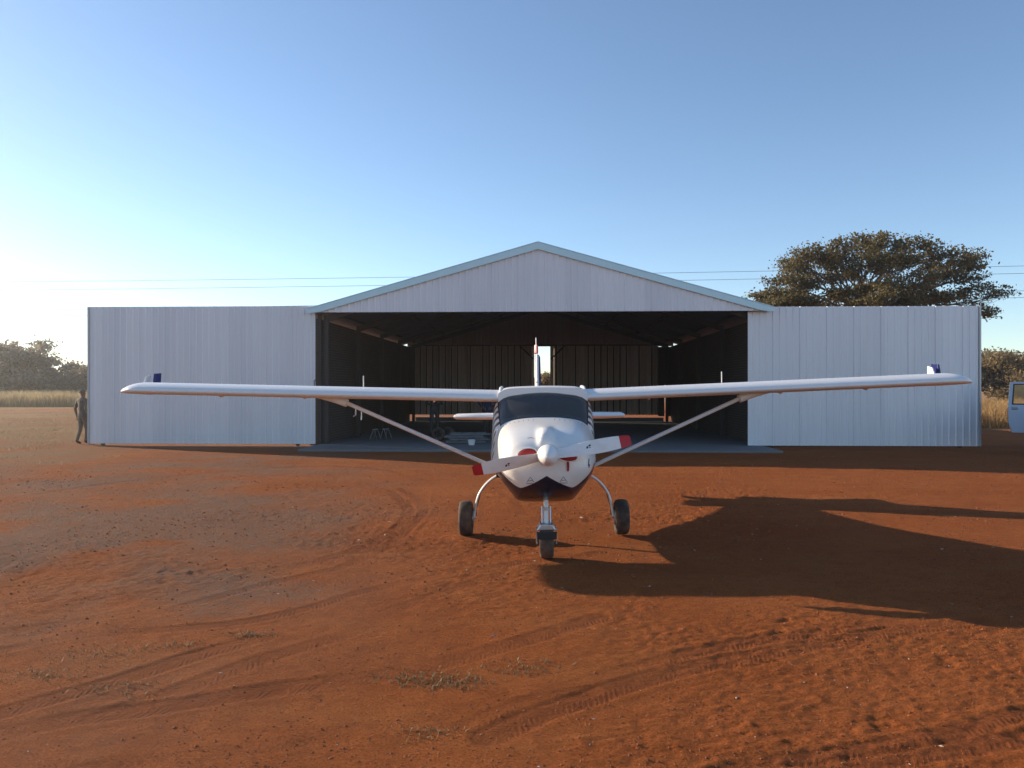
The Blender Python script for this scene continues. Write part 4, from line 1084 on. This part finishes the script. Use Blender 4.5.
# wing
CH = 1.16
def airfoil(n=26, t=0.135):
    b = (1 - np.cos(np.linspace(0, np.pi, n))) / 2
    yt = 5 * t * (0.2969 * np.sqrt(b) - 0.126 * b - 0.3516 * b ** 2 + 0.2843 * b ** 3 - 0.1036 * b ** 4)
    cam_ = np.where(b < 0.4, 0.03 / 0.16 * (0.8 * b - b ** 2), 0.03 / 0.36 * (0.2 + 0.8 * b - b ** 2))
    up = np.stack([b, cam_ + yt], 1); lo = np.stack([b, cam_ - yt * 0.9], 1)
    return np.vstack([up[::-1], lo[1:-1]])
AF = airfoil(); SPAN = 5.19
def wing(s):
    xs_ = np.concatenate([[0.50], np.linspace(0.56, SPAN - 0.32, 16), SPAN - 0.32 * (1 - np.sin(np.linspace(0, np.pi / 2, 10)[1:]))])
    V = []
    for x in xs_:
        u = max(0.0, (x - (SPAN - 0.32)) / 0.32)
        ch = CH * (1 - 0.30 * u ** 2.2); y0 = 0.0 + CH * 0.20 * u ** 2.2
        z0 = 1.685 + math.tan(R(1.9)) * (x - 0.5)
        sec = AF.copy(); lo = sec[:, 1].min()
        sec[:, 1] = lo + (sec[:, 1] - lo) * max(0.06, math.sqrt(max(0, 1 - (u * 0.995) ** 2)))
        aoa = R(2.5)
        yy = y0 + sec[:, 0] * ch; zz = z0 + sec[:, 1] * CH - np.sin(aoa) * sec[:, 0] * ch
        V.append(np.stack([np.full(len(sec), s * x), yy, zz], 1))
    V = np.array(V); ns, nr = V.shape[:2]; J = np.arange(ns * nr).reshape(ns, nr)
    Fq = [(J[i, k], J[i, (k + 1) % nr], J[i + 1, (k + 1) % nr], J[i + 1, k]) for i in range(ns - 1) for k in range(nr)] + [tuple(J[0]), tuple(J[-1][::-1])]
    o = mesh_np('wing', V.reshape(-1, 3), [tuple(map(int, q)) for q in Fq], M['wing_white'], plane, smooth=True)
    bm = bmesh.new(); bm.from_mesh(o.data); bmesh.ops.recalc_face_normals(bm, faces=bm.faces); bm.to_mesh(o.data); bm.free()
    o.data.set_sharp_from_angle(angle=R(50))
    zt = lambda x: 1.685 + math.tan(R(1.9)) * (x - 0.5)
    # stall fence / tip fin: white front, navy rear
    x = SPAN - 0.10; zb = zt(x) + 0.02
    fin = MB().prism([(0.72, zb), (0.82, zb + 0.15), (0.93, zb + 0.17), (0.93, zb)], s * x - 0.07 - 0.010, s * x - 0.07 + 0.010, plane='yz').build('tip_fin', M['white'], o, bevel=0.005)
    MB().prism([(0.80, zb - 0.02), (0.86, zb + 0.19), (1.02, zb + 0.20), (0.98, zb - 0.03)], s * x + 0.015, s * x + 0.042, plane='yz').build('tip_fin', M['navy'], o, bevel=0.005)
    # fuel cap vent
    xv = 2.22; MB().tube([(s * xv, 0.40, zt(xv) + 0.10), (s * xv, 0.40, zt(xv) + 0.235)], 0.006, 6).build('vent_tube', M['white'], o, smooth=True)
    # root cap fairing
    MB().tube([(s * 0.505, 0.02, 1.75), (s * 0.505, 0.25, 1.80), (s * 0.505, 0.6, 1.81), (s * 0.505, 1.0, 1.75)], [0.014, 0.022, 0.022, 0.014], 10).build('root_fairing', M['white'], o, smooth=True)
    # aileron and flap gap lines on the underside hinge brackets
    for xb in (1.4, 3.1, 4.2):
        MB().prism([(0.78, zt(xb) - 0.015), (0.86, zt(xb) - 0.085), (0.95, zt(xb) - 0.075), (1.0, zt(xb) - 0.02)], s * xb - 0.008, s * xb + 0.008, plane='yz').build('hinge_bracket', M['white'], o)
    # strut with its boot and lower fitting
    a_, b_ = Vector((s * 2.50, 0.36, zt(2.50) - 0.075)), Vector((s * 0.575, 0.32, 0.82))
    st2 = MB().tube([a_, a_.lerp(b_, 0.5), b_], 0.024, 14, flat=1.9, flat_dir=(0, 0, 1)).build('strut', M['white'], o, smooth=True)
    d = (b_ - a_).normalized()
    mb = MB()
    oz = Vector((s, 0, 0)); zu = zt(2.5) - 0.035
    mb.tube([Vector((s * 2.86, 0.36, zt(2.86) - 0.028)), Vector((s * 2.70, 0.36, zt(2.70) - 0.045)), Vector((s * 2.56, 0.36, zt(2.56) - 0.066)), a_ + d * 0.09], [0.012, 0.030, 0.046, 0.050], 14, flat=1.4, flat_dir=(0, 0, 1))
    mb.build('strut_boot', M['white'], st2, smooth=True)
    MB().box(b_ - d * -0.0 + Vector((s * -0.01, 0, 0)), (0.07, 0.09, 0.06)).build('strut_fitting', M['alu'], st2, bevel=0.008)
    return o, st2, a_, b_
wl_o, strut_l, sa, sb = wing(-1); wr_o, strut_r, _, _ = wing(1)
# pitot head hanging under the left strut
p = sa.lerp(sb, 0.10)
MB().tube([p + Vector((0, 0, -0.02)), p + Vector((0, -0.02, -0.10)), p + Vector((0, -0.14, -0.11))], 0.008, 6).tube([p + Vector((0.07, 0, -0.03)), p + Vector((0.07, -0.02, -0.16))], 0.007, 6).build('pitot_tube', M['alu'], strut_l, smooth=True)
# centre section over the cabin
ys_c = np.linspace(0.0, 1.25, 14); V = []
for y in ys_c:
    t = y / 1.25; zc = 1.795 + 0.035 * math.sin(math.pi * min(1, t * 1.3 + 0.12)) - 0.08 * t ** 3
    V.append([(x, y, zc - 0.02 * (x / 0.53) ** 2 - 0.05 * max(0, abs(x) - 0.45) / 0.08) for x in np.linspace(-0.53, 0.53, 17)])
V = np.array(V); top = V.reshape(-1, 3); bot = top - np.array([0, 0, 0.10]); J = np.arange(14 * 17).reshape(14, 17); nv = len(top)
Fq = [(J[i, k], J[i, k + 1], J[i + 1, k + 1], J[i + 1, k]) for i in range(13) for k in range(16)]
rim = list(J[0, :]) + list(J[1:, -1]) + list(J[-1, -2::-1]) + list(J[-2:0:-1, 0])
Fq = [tuple(map(int, q)) for q in Fq] + [tuple(int(i) + nv for i in q[::-1]) for q in Fq] + [(int(rim[i]), int(rim[i]) + nv, int(rim[(i + 1) % len(rim)]) + nv, int(rim[(i + 1) % len(rim)])) for i in range(len(rim))]
o = mesh_np('cabin_roof', np.vstack([top, bot]), Fq, M['wing_white'], plane, smooth=True); o.data.set_sharp_from_angle(angle=R(45))

# propeller
HUB = Vector((0.012, -1.45, 1.125))
sp = MB().lathe([(-1.40, 0.0), (-1.40, 0.110), (-1.45, 0.109), (-1.52, 0.100), (-1.59, 0.083), (-1.65, 0.058), (-1.69, 0.030), (-1.70, 0.0)], 'y', (HUB.x, 0, HUB.z), 40).build('spinner', M['white'], plane, smooth=True)
MB().lathe([(-1.398, 0.111), (-1.398, 0.1125), (-1.408, 0.1125), (-1.408, 0.111)], 'y', (HUB.x, 0, HUB.z), 40, closed=True).build('spinner_backplate', M['black'], sp, smooth=True)
def blade(ang, ext=1.0):
    rot = Matrix.Rotation(-ang, 3, 'Y')
    def sec(rr_):
        t = (rr_ - 0.09) / 0.715
        ch = 0.092 + 0.060 * math.sin(math.pi * min(1, t * 0.72 + 0.08)) - 0.055 * max(0, t - 0.55) ** 1.2
        if t > 0.985: ch *= 0.8
        th = 0.028 * (1 - 0.72 * t); tw = R(38 - 24 * t)
        q = []
        for k in range(18):
            a = 2 * math.pi * k / 18
            cx = math.cos(a) * ch / 2; ty = math.sin(a) * th / 2 * (1.0 if math.sin(a) > 0 else 0.6)
            z = cx * math.cos(tw) - ty * math.sin(tw); y = cx * math.sin(tw) + ty * math.cos(tw)
            q.append(HUB + rot @ Vector((rr_ * ext, y * 0.9, z)))
        return q
    def loft(rl, name, mat, parent):
        mb = MB(); S_ = [sec(r_) for r_ in rl]; v = [p for s_ in S_ for p in s_]; f = []
        for i in range(len(S_) - 1):
            for k in range(18): f.append((i * 18 + k, i * 18 + (k + 1) % 18, (i + 1) * 18 + (k + 1) % 18, (i + 1) * 18 + k))
        f += [tuple(range(18)), tuple((len(S_) - 1) * 18 + k for k in range(18))]
        return mb.add(v, f).build(name, mat, parent, smooth=True)
    b = loft(np.linspace(0.09, 0.70, 20), 'propeller_blade', M['white'], plane)
    loft(np.concatenate([np.linspace(0.701, 0.79, 5), [0.80, 0.805]]), 'blade_tip', M['red'], b)
    # maker's emblem: a small dark blot of strokes lying on the blade face
    bm = bmesh.new(); bm.from_mesh(b.data); bv = BVHTree.FromBMesh(bm); bm.free()
    mb = MB(); c0 = HUB + rot @ Vector((0.415, 0, 0.012))
    def stroke(poly):
        v = []
        for (u, w_) in poly:
            p_ = c0 + rot @ Vector((u, 0, w_)); h = bv.ray_cast(p_ + Vector((0, -0.3, 0)), Vector((0, 1, 0)))
            v.append(h[0] + Vector((0, -0.0012, 0)) if h[0] else p_ + Vector((0, -0.02, 0)))
        mb.add(v, [tuple(range(len(v)))])
    up = 1 if math.cos(ang) > 0 else -1
    for poly in ([(-0.026, -0.012), (-0.012, -0.016), (0.0, -0.004), (-0.010, 0.010), (-0.020, 0.004)], [(0.0, 0.004), (0.014, 0.000), (0.028, 0.012), (0.020, 0.020), (0.004, 0.016)], [(0.006, -0.014), (0.022, -0.008), (0.020, -0.003), (0.004, -0.008)]):
        stroke([(u * up, w_ * up) for u, w_ in poly])
    mb.build('emblem', M['ink'], b, recalc=False)
blade(R(10.0), 1.045); blade(R(180 + 11.0), 0.955)

# cooling intakes with red covers, streamer tag, small marks on the cowling
def on_hull(x, z, off=0.004):
    h = HULL_BVH.ray_cast(Vector((x, -3, z)), Vector((0, 1, 0)))
    return (h[0] + Vector((0, -off, 0))) if h[0] else None
for s in (-1, 1):
    cx, cz, rx, rz_ = s * 0.205 + 0.012, (1.135 if s < 0 else 1.095), 0.095, 0.055
    v = []; f = []; nk = 28
    def oval(k, m): 
        a = 2 * math.pi * k / nk; zz = math.sin(a) * rz_ * m
        if zz < 0: zz *= 0.7
        return (cx + math.cos(a) * rx * m, cz + zz + 0.010 * math.cos(a) * -s)
    lay = [(1.0, 0.001), (0.97, 0.012), (0.8, 0.018), (0.4, 0.020)]
    for (m_, of) in lay:
        for k in range(nk): x, z = oval(k, m_); v.append(on_hull(x, z, of))
    for i in range(len(lay) - 1):
        for k in range(nk): f.append((i * nk + k, i * nk + (k + 1) % nk, (i + 1) * nk + (k + 1) % nk, (i + 1) * nk + k))
    f.append(tuple(3 * nk + k for k in range(nk)))
    MB().add(v, f).build('intake_cover', M['redcloth'], plane, smooth=True)
    ringp = [on_hull(*oval(k, 1.06), 0.004) for k in range(nk)]; ringp.append(ringp[0])
    MB().tube(ringp, 0.011, 6, cap=False).build('intake_lip', M['white'], plane, smooth=True)
mb = MB(); 
for (x0, x1, z0, z1) in ((0.203, 0.225, 0.955, 1.07),):
    v = [on_hull(x, z, 0.014) for (x, z) in ((x0, z1), (x1, z1), (x1 + 0.006, (z0 + z1) / 2), (x1, z0), (x0 + 0.004, z0), (x0 + 0.004, (z0 + z1) / 2))]
    w_ = [p_ + Vector((0, 0.004, 0)) for p_ in v]; n = len(v)
    mb.add(v + w_, [tuple(range(n)), tuple(range(2 * n - 1, n - 1, -1))] + [(i, i + n, (i + 1) % n + n, (i + 1) % n) for i in range(n)])
mb.build('cover_streamer', M['redcloth'], plane)
def mark(pts, wid, mat, name='cowl_marking'):
    mb = MB()
    for poly in pts:
        P = []
        for (a_, b_) in zip(poly[:-1], poly[1:]):
            for t in np.linspace(0, 1, 4)[:-1]: P.append((a_[0] + (b_[0] - a_[0]) * t, a_[1] + (b_[1] - a_[1]) * t))
        P.append(poly[-1]); P = [on_hull(*q, 0.0005) for q in P]; P = [q for q in P if q is not None]
        if len(P) > 1: mb.tube(P, wid, 5)
    mb.build(name, mat, hull)
for cx in (-0.165, 0.17):
    mark([[(cx - 0.035, 0.845), (cx, 0.90), (cx + 0.035, 0.845)], [(cx - 0.02, 0.862), (cx + 0.02, 0.862)], [(cx - 0.045, 0.832), (cx + 0.045, 0.832)]], 0.0028, M['grey_ink'])
mark([[(-0.19, 1.285), (-0.15, 1.290), (-0.12, 1.283)], [(-0.09, 1.296), (-0.05, 1.290)]], 0.003, M['grey_ink'])
mb = MB()
for st_y in (-0.50,):
    rg = rings[ref_y(st_y)]
    for k in list(range(4, 20, 2)) + list(range(-20, -3, 2)):
        c_ = Vector(rg[k % NR]); nn = Vector((c_.x, -0.25, c_.z - 1.05)).normalized()
        MB().tube([c_ - nn * 0.003, c_ + nn * 0.0025], 0.0065, 8).build('cowl_fastener', M['dullsteel'], hull)
mark([[(0.435, 0.99), (0.445, 1.06)], [(0.44, 0.97), (0.45, 1.0)]], 0.008, M['ink'])

# undercarriage
def wheel(c, r, w, name, parent):
    o = MB().lathe([(-w * 0.30, 0.0), (-w * 0.30, r * 0.40), (-w * 0.36, r * 0.54), (-w * 0.28, r * 0.56), (-w * 0.16, r * 0.46), (w * 0.16, r * 0.46), (w * 0.28, r * 0.56), (w * 0.36, r * 0.54), (w * 0.30, r * 0.40), (w * 0.30, 0.0)], 'x', c, 28).build(name, M['alu'], parent, smooth=True)
    tyre_mb(r, w, c).build('tyre', M['rubber'], o, smooth=True)
    return o
for s in (-1, 1):
    hub = Vector((s * 0.95, 0.28, 0.215))
    path = catmull([(s * 0.40, 0.28, 0.755), (s * 0.55, 0.28, 0.735), (s * 0.69, 0.28, 0.64), (s * 0.79, 0.28, 0.50), (s * 0.835, 0.28, 0.34), (s * 0.85, 0.28, 0.225)], 6)
    leg = MB().tube(path, np.linspace(0.020, 0.015, len(path)), 10, flat=1.7, flat_dir=(1, 0, 0)).build('gear_leg', M['white'], plane, smooth=True)
    MB().box((s * 0.53, 0.28, 0.745), (0.09, 0.12, 0.06)).build('leg_clamp', M['black'], leg, bevel=0.01)
    wo = wheel(hub, 0.215, 0.165, 'main_wheel', plane)
    MB().tube([(s * 0.83, 0.28, 0.215), (s * 0.93, 0.28, 0.215)], 0.018, 8).lathe([(s * 0.855, 0.03), (s * 0.855, 0.088), (s * 0.867, 0.088), (s * 0.867, 0.03)], 'x', (0, 0.28, 0.215), 24, closed=True).build('brake_disc', M['alu'], wo, smooth=True)
    MB().box((s * 0.85, 0.33, 0.27), (0.05, 0.07, 0.08)).build('brake_caliper', M['black'], wo, bevel=0.008)
    MB().tube([(s * 0.85, 0.32, 0.27), (s * 0.815, 0.31, 0.36), (s * 0.77, 0.30, 0.52), (s * 0.66, 0.30, 0.66)], 0.006, 6).build('brake_hose', M['black'], leg, smooth=True)
nl = MB().tube([(0.0, -0.92, 0.62), (0.0, -0.98, 0.36)], 0.026, 14).build('nose_leg', M['white'], plane, smooth=True)
MB().tube([(-0.045, -0.95, 0.54), (-0.045, -1.0, 0.36)], 0.008, 8).tube([(0.045, -0.95, 0.54), (0.045, -1.0, 0.36)], 0.008, 8).build('nose_springs', M['alu'], nl, smooth=True)
MB().lathe([(0.50, 0.03), (0.50, 0.042), (0.53, 0.042), (0.53, 0.03)], 'z', (0, -0.94, 0), 16, closed=True).build('leg_collar', M['alu'], nl, smooth=True)
fk = MB().prism([(-0.10, 0.315), (-0.065, 0.375), (0.065, 0.375), (0.10, 0.315)], -1.13, -0.90).build('fork', M['alu'], nl, bevel=0.01)
for fx in (-0.105, 0.105): MB().box((fx, -1.01, 0.24), (0.012, 0.07, 0.17)).build('fork_arm', M['alu'], nl, bevel=0.003)
MB().prism([(-0.100, 0.30), (-0.105, 0.315), (0.105, 0.315), (0.100, 0.24), (0.06, 0.235), (-0.06, 0.235), (-0.100, 0.24)], -1.215, -1.20).build('mud_flap', M['black'], fk, bevel=0.003)
wheel((0, -1.02, 0.172), 0.172, 0.145, 'nose_wheel', plane)

# tail
def slab_foil(pts_root, pts_tip, thick, axis):
    pass
V = []; n = 14
xs_ = np.concatenate([[-1.52], np.linspace(-1.47, 1.47, 9), [1.52]])
for x in xs_:
    u = max(0, abs(x) - 1.45) / 0.07; le = 4.40 + 0.10 * abs(x) * 0.3 + 0.05 * u; te = 5.15 - 0.05 * u
    q = []
    for k in range(20):
        a_ = 2 * math.pi * k / 20; q.append((x + 0.03, (le + te) / 2 + math.cos(a_) * (te - le) / 2, 1.30 + math.sin(a_) * 0.058 * (1 - 0.5 * u) * (1.0 - 0.35 * math.cos(a_))))
    V += q
f = [(i * 20 + k, i * 20 + (k + 1) % 20, (i + 1) * 20 + (k + 1) % 20, (i + 1) * 20 + k) for i in range(len(xs_) - 1) for k in range(20)] + [tuple(range(20)), tuple((len(xs_) - 1) * 20 + k for k in range(20))]
MB().add(V, f).build('tailplane', M['wing_white'], plane, smooth=True)
def vfin(name, poly, th, mat, rot=0.0, org=(0, 0, 0), parent=None):
    """streamlined upright surface: poly of (y, z)"""
    mb = MB(); m_ = len(poly); cy = sum(p_[0] for p_ in poly) / m_; cz = sum(p_[1] for p_ in poly) / m_
    inner = [(cy + (p_[0] - cy) * 0.72, cz + (p_[1] - cz) * 0.93) for p_ in poly]
    c, s = math.cos(rot), math.sin(rot)
    def T(x, p_): 
        y = p_[0] - org[1]; return (org[0] + c * x - s * y, org[1] + s * x + c * y, p_[1])
    v = [T(0, p_) for p_ in poly] + [T(th / 2, p_) for p_ in inner] + [T(-th / 2, p_) for p_ in inner]
    f = [tuple(range(m_, 2 * m_)), tuple(range(3 * m_ - 1, 2 * m_ - 1, -1))]
    for i in range(m_):
        j = (i + 1) % m_; f += [(i, j, m_ + j, m_ + i), (j, i, 2 * m_ + i, 2 * m_ + j)]
    return mb.add(v, f).build(name, mat, parent or plane)
fin = vfin('fin', [(4.05, 1.34), (4.62, 2.42), (4.98, 2.42), (4.98, 1.28)], 0.07, M['wing_white'])
vfin('fin_cap', [(4.62, 2.43), (4.72, 2.58), (5.20, 2.60), (5.22, 2.43)], 0.065, M['red'], parent=fin)
vfin('rudder', [(4.99, 1.22), (4.99, 2.42), (5.22, 2.42), (5.40, 1.20)], 0.06, M['navy'], R(-13), (0, 4.99, 0))
vfin('ventral_fin', [(4.3, 1.0), (4.9, 1.08), (4.98, 0.80), (4.75, 0.80)], 0.05, M['navy'])
MB().tube([(0, 4.40, 1.90), (0, 4.33, 1.91), (0, 4.30, 1.915)], [0.02, 0.026, 0.012], 10).build('beacon', M['lens'], fin, smooth=True)
MB().tube([(0, 4.9, 2.58), (0, 4.98, 2.72)], 0.008, 6).build('aerial', M['white'], fin, smooth=True)

# ------------------------------------------------------------------ pick-up at the right edge, driver's door open
car = empty('pickup_car', (15.44, 20.28, 0), R(-30), 'white pickup car with bluish shade put into its paint parked at the right edge with its front door open', 'car')
def car_side(prof, x0, x1, name, mat, parent, bev=0.03): return MB().prism(prof, x0, x1, plane='yz').build(name, mat, parent, bevel=bev)
body = [(-1.05, 0.45), (-1.1, 0.85), (-0.95, 1.12), (0.55, 1.22), (3.95, 1.22), (4.0, 0.55), (3.55, 0.5), (3.45, 0.8), (3.1, 0.92), (2.75, 0.8), (2.65, 0.5), (0.45, 0.45), (0.35, 0.78), (0.0, 0.92), (-0.35, 0.78), (-0.45, 0.45)]
body = [(y, z) for y, z in body]
car_side(body, -0.88, 0.88, 'body', M['carpaint'], car)
cabp = [(0.50, 1.20), (1.15, 1.86), (1.35, 1.92), (2.25, 1.92), (2.35, 1.86), (2.42, 1.20)]
car_side(cabp, -0.80, 0.80, 'cab_roof', M['carpaint'], car, 0.05)
MB().prism([(0.575, 1.265), (1.13, 1.815), (1.12, 1.835), (0.555, 1.28)], -0.70, 0.70, plane='yz').build('windscreen', M['glass'], car)
for s in (-1, 1):
    MB().prism([(0.85, 1.28), (1.25, 1.80), (2.22, 1.80), (2.28, 1.28)], s * 0.802, s * 0.808, plane='yz').build('side_window', M['glass_dark'], car)
    MB().prism([(-0.62, 0.72), (-0.42, 0.74), (-0.40, 0.90), (-0.62, 0.90)], -1.125, -1.09).build('headlight', M['headlamp'], car, bevel=0.01) if s < 0 else MB().prism([(0.62, 0.72), (0.42, 0.74), (0.40, 0.90), (0.62, 0.90)], -1.125, -1.09).build('headlight', M['headlamp'], car, bevel=0.01)
    for yy in (0.0, 3.1):
        w_ = MB().lathe([(-0.07, 0.0), (-0.07, 0.17), (-0.09, 0.20), (0.09, 0.20), (0.07, 0.17), (0.07, 0.0)], 'x', (s * 0.80, yy, 0.37), 24).build('wheel', M['alu'], car, smooth=True)
        tyre_mb(0.37, 0.23, (s * 0.80, yy, 0.37)).build('tyre', M['rubber'], w_, smooth=True)
MB().box((0, -1.12, 0.55), (1.7, 0.10, 0.2)).build('bumper', M['plastic'], car, bevel=0.03)
MB().box((0, -1.10, 0.80), (0.76, 0.05, 0.14)).build('grille', M['plastic'], car, bevel=0.01)
# open door: hinged at the front pillar, swung out to the left of the picture
hx, hy = -0.90, 0.72
dmb = MB()
panel = [(0.0, 0.54), (-0.98, 0.54), (-1.06, 0.80), (-1.08, 1.26), (-1.06, 1.33), (0.0, 1.33)]
cd = MB().prism(panel, -0.045, 0.045).build('door', M['carpaint'], car, bevel=0.018)
cd.location = (hx, hy, 0); cd.rotation_euler = (0, 0, R(5))
fr = MB()
for a_, b_, w_ in (((-1.03, 1.32), (-0.99, 1.93), 0.085), ((-1.02, 1.945), (-0.36, 1.945), 0.06), ((-0.38, 1.94), (-0.02, 1.33), 0.06)):
    fr.bar((a_[0], 0, a_[1]), (b_[0], 0, b_[1]), 0.05, w_, up=(0, 1, 0)) if False else fr.bar((a_[0], 0, a_[1]), (b_[0], 0, b_[1]), w_, 0.055, up=(0, 1, 0))
fr.build('window_frame', M['carpaint'], cd, bevel=0.01)
fs2 = MB()
for a_, b_ in (((-0.965, 1.33), (-0.935, 1.90)), ((-0.94, 1.905), (-0.40, 1.905)), ((-0.99, 1.345), (-0.05, 1.345))):
    fs2.bar((a_[0], -0.004, a_[1]), (b_[0], -0.004, b_[1]), 0.032, 0.04, up=(0, 1, 0))
fs2.build('window_seal', M['black'], cd)
MB().prism([(-0.95, 1.35), (-0.93, 1.90), (-0.40, 1.90), (-0.06, 1.35)], -0.004, 0.002).build('window_glass', M['glass'], cd)
MB().tube([(-1.0, -0.055, 1.225), (-0.99, -0.085, 1.23), (-0.86, -0.09, 1.23), (-0.83, -0.055, 1.225)], [0.012, 0.017, 0.017, 0.012], 8).build('handle', M['headlamp'], cd, smooth=True)
MB().box((-0.925, -0.048, 1.225), (0.15, 0.012, 0.06)).build('handle_recess', M['black'], cd, bevel=0.004)
MB().box((-0.12, -0.12, 1.38), (0.20, 0.10, 0.16)).build('mirror', M['plastic'], cd, bevel=0.03)
